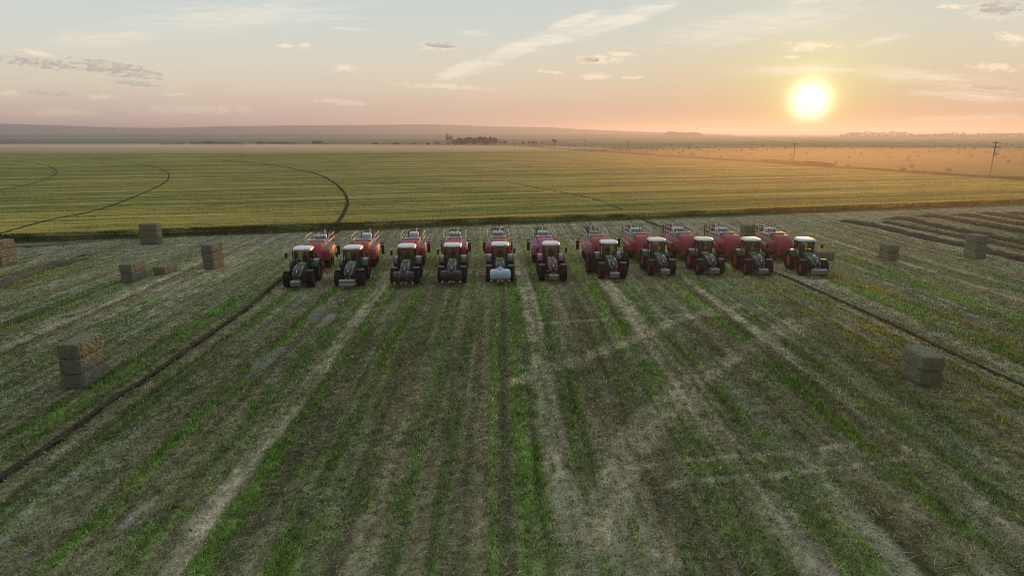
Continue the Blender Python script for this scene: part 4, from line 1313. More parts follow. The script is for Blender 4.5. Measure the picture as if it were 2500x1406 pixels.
        for x in (-0.36, 0.36):
            def strap(x=x):
                g = G(); R = []
                for k in range(25):
                    a = math.radians(-80 + 290 * k / 24)
                    for_r = 0.50
                    R.append(Vector((x, -1.72 - for_r * 0.9 * math.cos(a), 1.02 + for_r * math.sin(a))))
                g.tube(R, 0.022, 5); return g
            part('strap', ('strap', x, front), strap, M['steel'] if front == 'tank' else (M['tankwhite'] if front == 'bluetank' else M['black']), tk)
        def bar():
            g = G(); g.box((0, -1.78, 0.42), (1.9, 0.3, 0.12)); g.box((-0.5, -1.5, 0.55), (0.1, 0.5, 0.2)); g.box((0.5, -1.5, 0.55), (0.1, 0.5, 0.2))
            for x in (-0.86, -0.2, 0.2, 0.86): g.box((x, -1.94, 0.43), (0.20, 0.03, 0.075), 1)
            for x in (-0.53, 0.0, 0.53): g.box((x, -1.94, 0.40), (0.28, 0.03, 0.07), 2)
            for x in (-0.80, -0.12, 0.12, 0.80): g.box((x, -1.94, 0.56), (0.13, 0.03, 0.05), 1)
            return g
        part('reflector_bar', 'bar', bar, [M['chassis'], M['reflw'], M['reflr']], tk)
    return t


T = [  # px, py, yaw, front, paint, duals, label
    (731, 701, -4.0, 'block', 'green', False, 'dark green tractor with small grey front weight, leftmost in the row'),
    (855, 698, -3.0, 'haybl', 'green', False, 'dark green tractor with wide straw covered front weight, second from the left'),
    (990, 693, -3.0, 'tank', 'green', False, 'green tractor carrying a black front tank held by pale straps'),
    (1104, 690, -2.2, 'tankplain', 'green', False, 'green tractor carrying a black front tank without pale straps'),
    (1221, 687, -1.4, 'bluetank', 'green', False, 'green tractor carrying a pale blue white front tank'),
    (1349, 685, -1.5, 'block', 'pink', False, 'pink tractor with small grey front weight in the middle of the row'),
    (1494, 680, -2.0, 'block', 'green', True, 'green tractor on doubled rear wheels, next to the pink tractor'),
    (1614, 672, -2.5, 'block', 'green', False, 'green tractor right beside the one with doubled rear wheels, fourth from the right end'),
    (1732, 670, -2.5, 'block', 'green', False, 'green tractor with small grey weight, third from the right end'),
    (1849, 671, -1.5, 'block', 'green', False, 'green tractor with small grey weight, second from the right end'),
    (1983, 672, -0.5, 'bigblock', 'green', False, 'green tractor with wide clean grey front weight, at the right end')]
for px, py, yaw, fr, pm, du, lab in T:
    make_tractor(px, py, yaw, lab, fr, pm, du)


# ------------------------------------------------------------------ square balers
def make_baler(px, py, yaw, label, redm='red', tank='white', stack=0.35, chute='slat'):
    a = math.radians(-yaw)
    d = Vector((math.sin(-a), math.cos(a), 0))
    base = gp(px, py) + Vector((0, 0.15, 0)) + d * 9.8
    b = empty('square_baler', base, a); tag(b, label, 'baler', 'square balers hitched behind the tractors')
    R = M[redm]
    def frame():
        g = G(); g.box((0, 0.2, 1.0), (1.5, 5.4, 0.5)); g.tube([(0, -5.4, 0.55), (0, -4.6, 0.72), (0, -2.5, 0.95)], 0.11, 8); g.box((0, -3.2, 0.75), (1.9, 0.5, 0.3))
        g.box((0, -0.2, 0.62), (2.0, 1.8, 0.14)); g.box((0, 3.6, 1.25), (1.35, 1.8, 0.16)); g.tube([(-0.2, -5.3, 0.8), (-0.3, -3.2, 1.1)], 0.06, 8)
        g.tube([(0.5, -4.6, 0.1), (0.5, -4.6, 0.95)], 0.05, 8); g.box((0, 2.9, 1.75), (1.35, 1.5, 0.9)); return g
    part('chassis', 'bframe', frame, M['chassis'], b, bevel=0.02)
    def hood():
        g = G(); rings = []
        S = [(-3.30, 0.66, 0.95, 1.05), (-3.22, 0.72, 0.92, 1.75), (-2.95, 0.75, 0.92, 2.30), (-2.55, 0.77, 0.92, 2.66), (-2.05, 0.78, 0.95, 2.84), (-1.55, 0.78, 1.0, 2.88), (-0.75, 0.78, 1.1, 2.86)]
        for y, w, z0, z1 in S:
            c = 0.10
            rings.append([Vector(q) for q in ((-w, y, z0), (w, y, z0), (w, y, z1 - c), (w - 0.04, y, z1 - 0.03), (w - 0.12, y, z1), (0, y, z1 + 0.03), (-w + 0.12, y, z1), (-w + 0.04, y, z1 - 0.03), (-w, y, z1 - c))])
        g.loft(rings); return g
    hd = part('front_hood', 'bhood', hood, R if redm != 'redpale' else M['red'], b, smooth=True)
    part('hood_seam', 'bseam', lambda: G().box((0, -2.42, 2.70), (1.3, 0.02, 0.04), 0, ('X', 0.5)), M['chassis'], hd)
    for s in (-1, 1):
        def shield(s=s):
            """side shield: tall behind, wrapped round towards the front hood"""
            g = G(); rings = []
            S = [(-2.55, 0.80, 1.30, 1.95), (-2.45, 0.98, 1.18, 2.18), (-2.10, 1.22, 1.08, 2.28), (-1.55, 1.34, 1.02, 2.30), (0.2, 1.38, 1.05, 2.26), (1.9, 1.36, 1.25, 2.22), (2.9, 1.30, 1.45, 2.18)]
            for y, w, z0, z1 in S:
                rings.append([Vector(q) for q in ((s * 0.66, y, z0), (s * (w - 0.06), y, z0), (s * w, y, z0 + 0.10), (s * w, y, z1 - 0.2), (s * (w - 0.10), y, z1 - 0.04), (s * (w - 0.2), y, z1), (s * 0.66, y, z1))])
            g.loft(rings); return g
        sh = part('side_shield', ('bsh', s), shield, R, b, smooth=True)
        def stripe(s=s):
            g = G()
            for k, (z, t) in enumerate(((1.92, 0.13), (1.70, 0.07))):
                ring = []
                for y, w in ((-1.0, 1.3525), (0.2, 1.38), (1.9, 1.36), (2.6, 1.318)):
                    zt = min(z + 0.022 * (y + 1), 2.0); x = s * (w + 0.012); xi = s * (w - 0.02)
                    ring.append([Vector((x, y, zt - t)), Vector((x, y, zt)), Vector((xi, y, zt)), Vector((xi, y, zt - t))])
                g.loft(ring)
            return g
        part('pale_stripe', ('bst', s), stripe, M['palepanel'], sh)
        for k, y in enumerate((-0.25, 1.0)):
            def bw(): return tyre_g(0.58, 0.55, 0.32, 18, 0.03)
            w = part('wheel', 'bwr', lambda: rim_g(0.32, 0.55), M['rimgrey'], b, (s * 1.02, y, 0.56), smooth=True, rot=(0, 0, math.pi if s < 0 else 0))
            part('tyre', 'bwt', bw, M['rubber'], w, smooth=True)
        def rail(s=s):
            g = G(); r = 0.038; x = s * 1.20
            g.tube([(x, -1.3, 2.2), (x, -1.05, 3.05), (x, -0.35, 3.38), (x, 2.9, 3.38), (x, 2.9, 2.2)], r, 6)
            g.tube([(x, -0.75, 2.85), (x, 2.9, 2.85)], r, 6)
            for y in (-0.35, 0.7, 1.8): g.tube([(x, y, 2.2), (x, y, 3.38)], r, 6)
            return g
        part('hand_rail', ('brail', s), rail, M['rail'], b)
        def walk(s=s): return G().box((s * 0.95, 0.8, 2.29), (0.5, 4.0, 0.05))
        part('walkway', ('bwalk', s), walk, M['deck'], b)
    def top():
        g = G(); g.box((0, 0.9, 2.42), (1.42, 3.6, 0.55)); g.box((0, 2.9, 2.3), (1.3, 0.9, 0.3)); g.box((-0.55, -0.3, 2.75), (0.14, 0.9, 0.16)); g.box((0.55, -0.3, 2.75), (0.14, 0.9, 0.16)); return g
    part('bale_chamber', 'btop', top, M['deck'], b, bevel=0.02)
    def cover():
        g = G(); g.box((0, -0.42, 2.96), (1.62, 0.55, 0.10), 0); g.box((0, -0.44, 2.83), (1.50, 0.42, 0.16), 1); g.box((0, -0.42, 3.02), (1.2, 0.3, 0.02), 1); return g
    part('knotter_cover', 'bcov', cover, [M['palepanel'], M['black']], b, bevel=0.015)
    if tank == 'white':
        def tk():
            g = G()
            for x in (-0.32, 0.32): g.lathe([(x - 0.30, 0.16), (x - 0.27, 0.28), (x - 0.2, 0.31), (x + 0.2, 0.31), (x + 0.27, 0.28), (x + 0.30, 0.16)], 20, 0, (0, 1.55, 3.03))
            return g
        tko = part('water_tank', 'btank', tk, M['tankwhite'], b, smooth=True)
        def tfr():
            g = G()
            for x in (-0.36, 0.36): g.tube([(x, 1.20, 2.7), (x, 1.21, 3.30), (x, 1.85, 3.38), (x, 1.9, 2.7)], 0.022, 6)
            g.tube([(-0.66, 1.22, 3.05), (0.66, 1.22, 3.05)], 0.022, 6); return g
        part('tank_frame', 'btfr', tfr, M['black'], tko)
    elif tank == 'box':
        part('water_tank', 'btbox', lambda: G().box((0.1, 1.4, 3.06), (1.0, 0.8, 0.6)), M['tankwhite'], b, bevel=0.08, smooth=True)
    else:
        def dk():
            g = G(); rings = []
            for y, z in ((1.0, 2.75), (1.15, 3.06), (1.5, 3.18), (1.9, 3.12), (2.1, 2.75)): rings.append([Vector((-0.55, y, 2.7)), Vector((0.55, y, 2.7)), Vector((0.5, y, z)), Vector((-0.5, y, z))])
            g.loft(rings); return g
        part('water_tank', 'btdark', dk, M['deck'], b, bevel=0.04)
    def pipe():
        g = G(); g.tube([(stack, 2.3, 2.5), (stack, 2.3, 3.75)], 0.055, 10); g.tube([(stack, 2.3, 3.75), (stack, 2.3, 3.85), (stack, 2.36, 3.92)], 0.06, 8, 1); return g
    part('stack_pipe', ('bpipe', stack), pipe, [M['reflw'], M['black']], b)
    def posts():
        g = G()
        for x in (-0.62, 0.62):
            g.box((x, 2.5, 2.85), (0.14, 0.18, 1.0)); g.tube([(x, 2.5, 3.3), (x, 3.3, 2.6)], 0.035, 6)
        g.box((0, 2.5, 3.2), (1.2, 0.08, 0.08)); return g
    part('lift_frame', 'bpost', posts, M['chassis'], b, bevel=0.01)
    def chu():
        """roller chute folded up behind the bale chamber"""
        g = G(); y = 5.6
        for x in (-0.62, -0.31, 0.0, 0.31, 0.62): g.box((x, y, 2.35), (0.13, 0.16, 1.45))
        for z in (1.72, 2.35, 3.0): g.tube([(-0.68, y + 0.02, z), (0.68, y + 0.02, z)], 0.055, 8)
        for q in (-0.66, 0.66): g.tube([(q, y, 1.72), (q, 3.2, 1.35)], 0.06, 6); g.tube([(q, y, 2.9), (q, 3.3, 2.2)], 0.035, 6)
        return g
    part('folded_chute', 'bchute', chu, M['chute'], b, bevel=0.01)
    def lights():
        g = G()
        for s in (-1, 1):
            g.box((s * 1.55, 3.35, 1.25), (0.34, 0.10, 1.05), 0); g.box((s * 1.55, 3.28, 1.62), (0.2, 0.03, 0.14), 1); g.tube([(s * 1.45, 3.3, 1.6), (s * 0.6, 3.1, 1.75)], 0.05, 6)
            g.box((s * 1.45, 3.2, 2.02), (0.55, 0.25, 0.10), 0)
        return g
    part('tail_lights', 'btl', lights, [M['black'], M['reflr']], b)
    return b


BL_ = [('red', 'white', 0.35), ('red', 'box', 0.35), ('red', 'box', 0.3), ('red', 'white', 0.3), ('red', 'white', 0.25), ('redpink', 'white', 0.0),
       ('redpale', 'dark', -0.2), ('red', 'white', -0.4), ('red', 'white', -0.4), ('red', 'white', -0.4), ('red', 'white', -0.4)]
BLAB = ['red square baler with pale twin tanks behind the leftmost tractor', 'red square baler with a white box tank behind the second tractor from the left',
        'red square baler behind the tractor whose black front tank has pale straps', 'red square baler behind the tractor whose black front tank has no pale straps',
        'red square baler behind the tractor with the pale blue front tank', 'pink square baler hitched behind the pink tractor',
        'dusty pale red square baler with a dark top box behind the doubled wheel tractor', 'red square baler behind the tractor fourth from the right end',
        'red square baler behind the tractor third from the right end', 'red square baler behind the tractor second from the right end', 'red square baler behind the tractor at the right end']
for (px, py, yaw, *_r2), (rm, tk, st), lab in zip(T, BL_, BLAB):
    make_baler(px, py, yaw - 0.8, lab, rm, tk, st)


# ------------------------------------------------------------------ round bales
M['rhay'] = straw_mat('round_bale_hay', (0.13, 0.10, 0.062), (0.22, 0.175, 0.105), (0.16, 0.135, 0.085))


def round_bale_mesh(seed):
    r = np.random.default_rng(seed); g = G(); rings = []
    for x, rad in ((-0.72, 0.02), (-0.74, 0.35), (-0.74, 0.62), (-0.68, 0.76), (-0.35, 0.79), (0, 0.80), (0.35, 0.79), (0.68, 0.76), (0.74, 0.62), (0.74, 0.35), (0.72, 0.02)):
        ring = []
        for k in range(22):
            t = 2 * math.pi * k / 22; q = rad * (1 + 0.05 * (r.random() - 0.5)); z = q * math.sin(t)
            ring.append(Vector((x + 0.03 * (r.random() - 0.5), q * math.cos(t), max(-0.70, z) + 0.69)))
        rings.append(ring)
    g.loft(rings)
    return g.mesh('round_bale', M['rhay'], smooth=True)


RB = [round_bale_mesh(s) for s in range(4)]
# seen positions on the right-hand field (photo pixels of each bale's foot)
NEAR_RB = [(2314, 419, 'round bale standing nearest the white marker post'), (2204, 418, 'round bale half sunk behind the verge left of the lone large round bale'),
           (2225, 410, 'round bale above and right of the one half behind the verge'), (2462, 398, 'round bale right of the tall pole, nearest the right picture edge'),
           (2070, 409, 'round bale alone right of a close pair under the sun'), (2038, 405, 'front round bale of a close pair right of the slender pole'),
           (2040, 399, 'rear round bale of a close pair right of the slender pole'), (1966, 398, 'round bale just right of the slender pole below the sun'),
           (1929, 391, 'round bale just left of the slender pole below the sun'), (1810, 398, 'lone round bale near the verge left of the sun'),
           (2217, 393, 'front round bale of a pair in the middle of the right field'), (2241, 383, 'round bale right of the pair in the middle of the right field')]
FAR_RB = [(2450, 384), (2437, 378), (2371, 382), (2340, 375), (2408, 374), (2267, 373), (2289, 372), (2232, 374), (2218, 384), (2168, 386), (2302, 370), (2177, 364), (2072, 387),
          (2101, 377), (2087, 373), (1968, 378), (1970, 374), (1930, 380), (2040, 366), (1995, 366), (1979, 367), (2013, 366), (2077, 366), (2075, 362), (2069, 361), (2094, 363), (2460, 372), (2466, 370), (2463, 375),
          (2438, 372), (2430, 366), (2440, 364), (2379, 366), (2356, 365), (2342, 366), (2322, 361), (2282, 359), (2278, 362), (2240, 358), (2233, 356), (2134, 360), (2153, 357), (2133, 357.5), (2229, 354), (2298, 358),
          (2341, 355), (2366, 356), (2386, 354), (2407, 353), (2443, 353), (2456, 354), (2471, 354), (2490, 354), (2492, 363), (2499, 373), (2280, 353), (2192, 351.5), (2211, 352), (2127, 352), (2138, 352),
          (2071, 352), (2044, 352), (2030, 353), (1990, 353.5), (1905, 356), (1917, 362), (1760, 386), (1786, 382), (1830, 380), (1727, 374), (1658, 375), (1690, 380), (1668, 370), (1681, 362), (1702, 362), (1707, 367),
          (1620, 368), (1644, 368), (1603, 369), (1545, 382), (1537, 370), (1471, 369), (1475, 362), (1500, 361), (1515, 360), (1533, 360), (1550, 364), (1563, 364), (1592, 360), (1612, 356), (1622, 356.5), (1639, 358),
          (1734, 356), (1747, 359), (1758, 357), (1797, 371), (1811, 370), (1836, 368), (1846, 368), (1757, 368), (1873, 367), (1888, 366), (1837, 355), (1862, 357), (1885, 353), (1430, 370), (1415, 366), (1410, 361),
          (1401, 360), (1390, 361), (1368, 366), (1391, 366), (1338, 361), (1331, 366), (1320, 362), (1312, 362), (1442, 360), (1427, 369), (1453, 369), (1480, 369)]
for i, (x, y, *lab) in enumerate(NEAR_RB + FAR_RB):
    o = link('round_bale', RB[i % 4]); o.location = gp(x, y, -0.12); o.location.z = -0.14
    o.rotation_euler = (0, 0, rnd.uniform(0, math.pi)); s = rnd.uniform(0.92, 1.08); o.scale = (s, s, s)
    tag(o, lab[0] if lab else 'small distant round hay bale among the many scattered over the right hand field', 'round bale', 'round bales on the right hand field')
for i in range(70):
    x = rnd.uniform(0, 930); y = 339.5 + 8.5 * rnd.random()
    p = gp(x, y, 0)
    o = link('round_bale', RB[i % 4]); o.location = (p.x, p.y, -0.06); o.rotation_euler = (0, 0, rnd.uniform(0, 3.1))
    s = rnd.uniform(0.95, 1.15); o.scale = (s, s, s)
    tag(o, 'tiny dark bale dotted across the far pale field on the left', 'round bale', 'bales on the far left field')


# ------------------------------------------------------------------ poles, marker
def utility_pole(px, py, top_py, label, arms=1, trafo=False, lean=0.0):
    p = gp(px, py)
    h = at_depth(px, top_py, p.y).z
    o = empty('utility_pole', p); tag(o, label, 'utility pole', 'utility poles along the field border')
    o.rotation_euler = (0, lean, 0)
    r = 0.15 + p.y * 0.00018
    part_ = G().tube([(0, 0, -0.3), (0, 0, h * 0.5), (0, 0, h)], [r, r * 0.85, r * 0.65], 8).mesh('pole_shaft', M['wood'])
    link('pole_shaft', part_, o)
    for k in range(arms):
        z = h - 0.5 - 1.35 * k; L = 1.3 if k == 0 else 1.6
        if arms == 1: L = 1.25
        g = G(); g.box((0, -0.2, z), (2 * L, 0.12, 0.14))
        for s in (-1, 1): g.tube([(s * L * 0.5, -0.22, z - 0.03), (0, -0.2, z - 0.75)], 0.025, 5)
        ca = link('crossarm', g.mesh('crossarm', M['wood']), o)
        gi = G()
        for x in (-0.92, -0.4, 0.4, 0.92): gi.lathe([(z + 0.07, 0.05), (z + 0.2, 0.07), (z + 0.28, 0.03)], 8, 0, (x * L, -0.2, 0), 'Z')
        link('insulators', gi.mesh('insulators', M['metalgrey']), ca)
    if trafo:
        g = G(); g.lathe([(h - 4.6, 0.36), (h - 3.4, 0.38), (h - 3.3, 0.30), (h - 3.25, 0.02)], 14, 0, (0.35, -0.45, 0), 'Z')
        g.lathe([(h - 4.4, 0.2), (h - 3.5, 0.2), (h - 3.45, 0.02)], 10, 0, (-0.35, -0.35, 0), 'Z')
        tr = link('transformer', g.mesh('transformer', M['metalgrey'], smooth=True), o)
        g = G(); g.tube([(0.35, -0.45, h - 3.3), (0.35, -0.45, h - 3.0)], 0.04, 6); link('bushing', g.mesh('bushing', M['darkdoor']), tr)
    return o


utility_pole(2416, 432, 345, 'tall leaning utility pole with two crossarms and a grey transformer at the right', 2, True, 0.035)
utility_pole(1936, 407, 349, 'slender utility pole standing right below the setting sun')
utility_pole(1683, 386, 348.5, 'utility pole by the verge, second left of the sun')
utility_pole(1531, 375, 344.5, 'utility pole by the verge, third left of the sun')
utility_pole(1428, 365, 343, 'utility pole by the verge, midway between the sun and the grove')
utility_pole(1354.5, 366, 342, 'utility pole standing before the tall single tree')
utility_pole(1299, 363, 344, 'utility pole before the clump of small trees')
utility_pole(1255.6, 359.5, 340.5, 'utility pole nearest the right end of the dark grove')

mp = gp(2382, 431)
mk = empty('marker_post', mp, 0.2); tag(mk, 'small white marker post with leaning brace beside the verge', 'marker post')
link('post', G().box((-0.25, 0, 0.85), (0.22, 0.18, 1.7)).mesh('post', M['reflw'], 0.02), mk)
link('brace', G().tube([(0.45, 0, 0.1), (-0.1, 0, 1.2)], 0.07, 6).mesh('brace', M['metalgrey']), mk)
link('panel', G().box((0.1, 0.12, 0.75), (0.5, 0.06, 0.7), 0, ('Y', 0.35)).mesh('panel', M['reflw'], 0.01), mk)


# ------------------------------------------------------------------ trees and shrubs
def tree_parts(o, h, w, seed, col, trunk_h=0.25, n=520, shape='round', lobes=7, leaf=None):
    r = np.random.default_rng(seed)
    g = G(); th = h * trunk_h
    lean = Vector((r.uniform(-.05, .05) * h, r.uniform(-.05, .05) * h, 0))
    g.tube([(0, 0, -0.3), lean * 0.3 + Vector((0, 0, th)), lean + Vector((0, 0, h * 0.72))], [h * 0.028, h * 0.02, h * 0.006], 6)
    for k in range(5):
        a = r.uniform(0, 6.28); zz = th + (h * 0.45) * r.random()
        g.tube([lean * 0.4 + Vector((0, 0, zz)), Vector((math.cos(a) * w * 0.33, math.sin(a) * w * 0.33, min(h * 0.9, zz + h * 0.2)))], [h * 0.010, h * 0.004], 5)
    link('trunk', g.mesh('trunk', M['bark']), o)
    if shape == 'spruce':
        z = h * (0.08 + 0.92 * r.random(n) ** 1.0); rad = (1 - z / h) * w / 2 * (0.55 + 0.45 * np.abs(np.sin(z / h * 26))) + 0.1
        a = r.uniform(0, 6.28, n); q = rad * np.sqrt(r.random(n)); P = np.stack([q * np.cos(a), q * np.sin(a), z], -1)
        C = np.zeros(n)
    else:
        cs = []
        for k in range(lobes):
            a = r.uniform(0, 6.28); q = math.sqrt(r.random()) * w * 0.30
            z = th + (h - th) * (0.3 + 0.55 * r.random()) if shape == 'round' else h * (0.35 + 0.3 * r.random())
            cs.append((math.cos(a) * q, math.sin(a) * q, z, r.uniform(0.55, 1.0)))
        cs = np.array(cs); k = r.integers(0, lobes, n)
        d = r.normal(size=(n, 3)); d /= np.linalg.norm(d, axis=1, keepdims=True); d *= (r.random((n, 1)) ** 0.4)
        S = np.array((w * 0.27, w * 0.27, (h - th) * (0.24 if shape == 'round' else 0.33)))
        P = cs[k, :3] + d * S * cs[k, 3:4]; C = cs[k, 3] - 0.8
        P[:, 2] = np.clip(P[:, 2], 0.15 * h * (0 if shape == 'bush' else 1) + 0.05, h * 1.03)
    L = leaf or (w * 0.075 + 0.05)
    t1 = r.normal(size=(n, 3)); t1 /= np.linalg.norm(t1, axis=1, keepdims=True); t2 = r.normal(size=(n, 3)); t2 -= t1 * (t1 * t2).sum(1, keepdims=True); t2 /= np.linalg.norm(t2, axis=1, keepdims=True)
    s = L * r.uniform(0.6, 1.4, (n, 1))
    V = np.stack([P - t1 * s, P - t2 * s * 0.7, P + t1 * s, P + t2 * s * 0.7], 1).reshape(-1, 3)
    cc = np.repeat(np.array(col)[None] * r.uniform(0.6, 1.5, (n, 1)), 4, 0)
    link('crown', np_mesh('crown', V, np.arange(4 * n).reshape(-1, 4), M['leaf'], cc), o)


def tree(px, py, top, wpx, label, group=None, shape='round', name='tree', col=(0.048, 0.060, 0.026), n=520, Y=None, th=0.25, lobes=7, cat=None):
    p = gp(px, py); 
    if Y: p = Vector((at_depth(px, py, Y).x, Y, 0))
    h = max(1.0, at_depth(px, top, p.y).z); w = wpx / F * p.y
    o = empty(name, p, rnd.uniform(0, 6)); tag(o, label, cat or ('shrub' if name == 'shrub' else 'tree'), group)
    tree_parts(o, h, w, rnd.randrange(10 ** 6), col, th, n, shape, lobes)
    return o


GR = 'trees of the dark farm grove'
for i, (x, top, w, y) in enumerate([(1112, 340, 20, 354.5), (1122, 336, 22, 355), (1138, 334, 26, 355.5), (1150, 336, 20, 355), (1161, 336.5, 18, 355.5), (1170, 334.5, 22, 355), (1181, 334, 22, 355.5),
                                    (1191, 333, 24, 355), (1201, 334, 22, 355.5), (1208, 337, 18, 356), (1130, 343, 22, 356.5), (1155, 344, 20, 357), (1186, 341, 24, 357), (1110, 345, 18, 357)]):
    tree(x, y, top, w, 'dark broad tree crowded into the farm grove', GR, n=620, th=0.12, lobes=9)
tree(1223, 355, 344, 9, 'small tree just right of the dark grove, left of a pair', 'two small trees by the grove', n=260)
tree(1232, 355, 343, 11, 'round small tree just right of the dark grove, beside the pole', 'two small trees by the grove', n=300)
tree(1277, 355.5, 345, 12, 'round dark tree left of the clump of three small trees', None, n=320)
tree(1292, 354.5, 345.5, 9, 'leftmost of the clump of three small trees', 'clump of three small trees', n=260)
tree(1301, 355, 345, 11, 'middle of the clump of three small trees', 'clump of three small trees', n=300)
tree(1310, 354.5, 347, 8, 'rightmost of the clump of three small trees', 'clump of three small trees', n=220)
tree(1323, 354, 347, 8, 'small lone tree right of the clump of three', None, n=220)
tree(1353, 356, 341, 15, 'tall single tree with a clear trunk behind a pole', None, n=420, th=0.4)
tree(1092, 352, 325.5, 8, 'taller pointed conifer behind the white barn', 'conifers behind the farm', 'spruce', n=420, Y=900)
tree(1104, 352, 327.5, 7, 'shorter pointed conifer behind the white barn', 'conifers behind the farm', 'spruce', n=380, Y=910)
tree(1099, 352, 332, 9, 'bushy tree between the two conifers', None, n=300, Y=920)
SH = 'shrubs along the far edge of the crop'
for i, (x, top, w) in enumerate([(405, 351, 34), (436, 350, 30), (470, 349.5, 34), (492, 347.5, 26), (515, 345, 36), (535, 346.5, 30), (560, 348, 40), (590, 349.5, 34), (640, 345.5, 26), (662, 347, 24), (690, 347.5, 30), (715, 349, 28), (774, 343.5, 30), (792, 349, 14)]):
    tree(x, 357, top, w, 'round dark shrub standing taller than the shrubs left of it' if x == 774 else 'dusty shrub in the long broken line beyond the crop', SH, 'bush', 'shrub', n=300, th=0.05, Y=900)
for x, top, w, l in [(918, 347, 16, 'low shrub left of the round topped shed, first of two'), (966, 348.5, 20, 'round low shrub between crop edge and the shed'), (1012, 348, 8, 'tiny shrub left of the round topped shed')]:
    tree(x, 355.5, top, w, l, None, 'bush', 'shrub', n=260, th=0.05, Y=880)
tree(276, 320, 316, 9, 'tiny lone tree on the distant hillside at the left', None, n=160, Y=3100)
bpy.context.view_layer.update()
bpy.data.objects[[o.name for o in bpy.data.objects if o.get('label', '').startswith('tiny lone tree')][0]].location.z = 14


# ------------------------------------------------------------------ farm buildings
def shed():
    p = at_depth(1046, 354.5, 870); o = empty('quonset_shed', (p.x, p.y, 0), 0.1); tag(o, 'white round topped metal shed with a dark doorway beside the farm', 'shed')
    W, Hh = 5.2, 4.2; g = G(); rings = []
    for y in (0, 3, 6, 9, 12): rings.append([Vector((W * math.cos(math.pi * k / 16), y, Hh * math.sin(math.pi * k / 16))) for k in range(17)])
    g.loft(rings); link('shell', g.mesh('shell', M['shedwhite'], smooth=True), o)
    link('door', G().box((-0.3, -0.06, 1.65), (3.8, 0.1, 3.3)).mesh('door', M['darkdoor']), o)
    link('vent', G().tube([(0.3, 3, 4.1), (0.3, 3, 4.8)], 0.25, 8).mesh('vent', M['roofgrey']), o)


def gable(name, px, Y, w, l, hw, hr, label, cat, wall, doorw=2.5, rz=0.1):
    x = at_depth(px, 354, Y).x
    o = empty(name, (x, Y, 0), rz); tag(o, label, cat)
    g = G(); g.add([(-w / 2, 0, 0), (w / 2, 0, 0), (w / 2, l, 0), (-w / 2, l, 0), (-w / 2, 0, hw), (w / 2, 0, hw), (w / 2, l, hw), (-w / 2, l, hw), (0, 0, hr), (0, l, hr)],
                   [(0, 1, 5, 8, 4), (3, 7, 9, 6, 2), (1, 2, 6, 5), (0, 4, 7, 3)])
    link('wall', g.mesh('wall', wall), o)
    g = G(); e = 0.5
    for s in (-1, 1):
        a = [Vector((0, -e, hr + 0.12)), Vector((0, l + e, hr + 0.12)), Vector((s * (w / 2 + e), l + e, hw - 0.12)), Vector((s * (w / 2 + e), -e, hw - 0.12))]
        g.loft([a, [q + Vector((0, 0, 0.2)) for q in a]])
    link('roof', g.mesh('roof', M['roofgrey']), o)
    link('door', G().box((0, -0.06, hw * 0.4), (doorw, 0.1, hw * 0.8)).mesh('door', M['darkdoor']), o)
    for q in (-0.33, 0.33): link('window', G().box((q * w, -0.06, hw * 0.62), (1.0, 0.1, 0.9)).mesh('window', M['black']), o)


shed()
gable('barn', 1093, 860, 8.5, 10, 4.2, 5.6, 'white barn with a grey roof at the left end of the grove', 'barn', M['shedwhite'])
gable('farm_house', 1093, 985, 7.0, 8, 10.5, 13.5, 'tall pale house showing behind the white barn', 'house', M['palepanel'])
gable('hut', 1067, 880, 6.0, 6, 3.0, 4.4, 'small grey hut between the round topped shed and the barn', 'hut', M['roofgrey'])


# distant skyline on the right
def far_wood(name, pts, Y, depth, label):
    n = 2600; r = np.random.default_rng(len(pts)); xs = [at_depth(x, 330, Y).x for x, _ in pts]; zs = [at_depth(x, y, Y).z for x, y in pts]
    X = r.uniform(xs[0], xs[-1], n); Z = np.interp(X, xs, zs) * (0.8 + 0.35 * fbm(X / 18, X * 0, 61)); z = r.random(n) * Z; y = Y + r.uniform(0, depth, n)
    P = np.stack([X, y, z], -1); s = r.uniform(2, 4.2, (n, 1)); t1 = r.normal(size=(n, 3)); t1 /= np.linalg.norm(t1, axis=1, keepdims=True); t2 = np.cross(t1, r.normal(size=(n, 3))); t2 /= np.linalg.norm(t2, axis=1, keepdims=True)
    V = np.stack([P - t1 * s, P - t2 * s * 0.7, P + t1 * s, P + t2 * s * 0.7], 1).reshape(-1, 3)
    cc = np.repeat(np.array((0.05, 0.05, 0.03))[None] * r.uniform(0.6, 1.4, (n, 1)), 4, 0)
    tag(link(name, np_mesh(name, V, np.arange(4 * n).reshape(-1, 4), M['leaf'], cc)), label, 'wood', kind='stuff')


far_wood('far_shelterbelt', [(2066, 331), (2072, 326), (2090, 324), (2130, 323), (2135, 326), (2150, 323.5), (2222, 323.5), (2235, 327.5), (2290, 329), (2330, 325.5), (2345, 328), (2400, 327), (2500, 326), (2640, 325)], 2500, 60, 'hazy shelterbelt of trees on the right horizon')
far_wood('far_grove', [(1628, 325), (1640, 321.5), (1668, 322), (1680, 325), (1700, 323.5), (1716, 326)], 2900, 50, 'small hazy grove on the horizon left of the sun')
for i, (x, top, w) in enumerate([(2327, 322, 8), (2336, 323.5, 6), (2350, 321.5, 8), (2357, 324, 5), (2388, 323, 5), (2402, 325, 6), (2427, 323.5, 4)]):
    tree(x, 334, top, w, 'hazy tree standing up from the shelterbelt on the right horizon', 'single trees of the right horizon', n=140, Y=2480)
fx = at_depth(2085, 330, 2480).x
fo = empty('far_building', (fx, 2480, 0)); tag(fo, 'flat roofed farm building with a mast on the right horizon', 'building')
link('wall', G().box((0, 8, 7), (26, 14, 14)).mesh('wall', M['palepanel']), fo)
link('roof', G().box((0, 8, 14.3), (27, 15, 0.6)).mesh('roof', M['roofgrey']), fo)
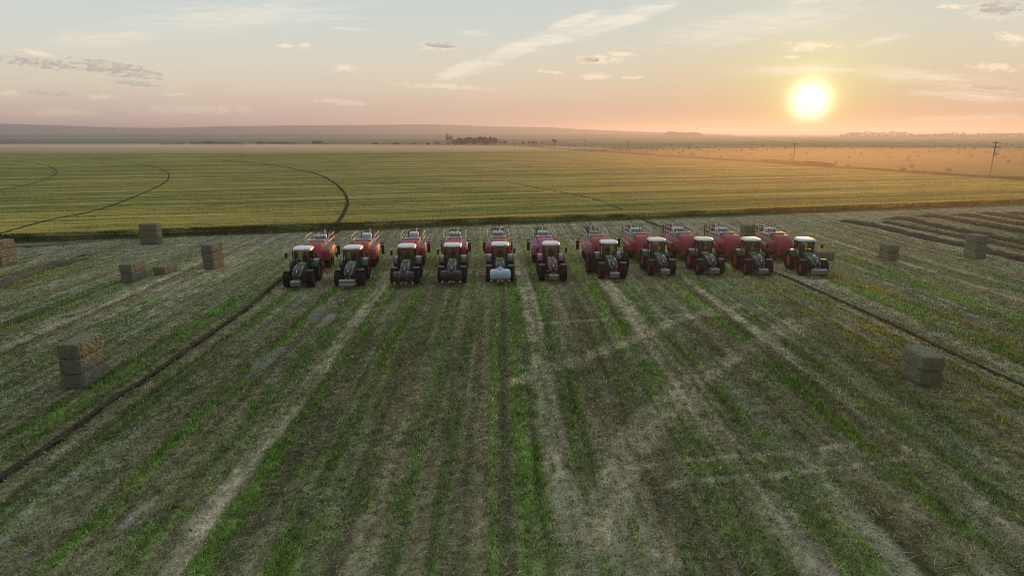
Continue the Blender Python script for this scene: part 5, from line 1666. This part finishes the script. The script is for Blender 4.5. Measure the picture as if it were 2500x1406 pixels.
link('mast', G().tube([(2, 4, 14), (2, 4, 26)], 0.35, 6).mesh('mast', M['chassis']), fo)


# ------------------------------------------------------------------ haze: one even box of air over everything
def build_haze():
    m = bpy.data.materials.new('haze_air'); m.use_nodes = True; N = NT(m.node_tree); N.n.clear()
    o = N.new('ShaderNodeOutputMaterial'); v = N.new('ShaderNodeVolumePrincipled')
    v.inputs['Density'].default_value = 3.0e-4
    v.inputs['Color'].default_value = (0.56, 0.60, 0.70, 1)
    v.inputs['Anisotropy'].default_value = 0.54
    N.l.new(v.outputs[0], o.inputs['Volume'])
    g = G(); g.box((0, 3500, 31), (19000, 26000, 64))
    me = g.mesh('haze', m)
    tag(link('haze', me), kind='stuff')
    bpy.data.objects['haze'].location = (0, 0, 0)


build_haze()


def build_dust(loc, rx, ry, rz, rot, dens, g_, label, col=(0.94, 0.90, 0.85, 1)):
    """low dust hanging over the ground, a flat lens of air"""
    m = bpy.data.materials.new('dust_air'); m.use_nodes = True; N = NT(m.node_tree); N.n.clear()
    o = N.new('ShaderNodeOutputMaterial'); v = N.new('ShaderNodeVolumePrincipled')
    v.inputs['Density'].default_value = dens; v.inputs['Color'].default_value = col; v.inputs['Anisotropy'].default_value = g_
    N.l.new(v.outputs[0], o.inputs['Volume'])
    g = G(); rings = []
    for k in range(13):
        a = math.pi * k / 12; rr = max(0.02, math.sin(a)); x = -math.cos(a)
        rings.append([Vector((x * rx, rr * ry * math.cos(2 * math.pi * j / 24), rr * rz * math.sin(2 * math.pi * j / 24))) for j in range(24)])
    g.loft(rings)
    d = link('dust', g.mesh('dust', m)); d.location = loc; d.rotation_euler = (0, 0, rot)
    tag(d, label, 'dust', kind='stuff')


build_dust((-330, 600, 2.3), 420, 170, 2.2, -0.10, 2.6e-3, 0.5, 'low pale dust drifting over the far left end of the crop')
build_dust((165, 220, 4.4), 220, 180, 4.3, -0.20, 5.8e-4, 0.72, 'thin dust added over the right hand fields for the golden veil below the sun', (0.95, 0.78, 0.55, 1))  # dust layer added to give the sun's orange veil over the right fields
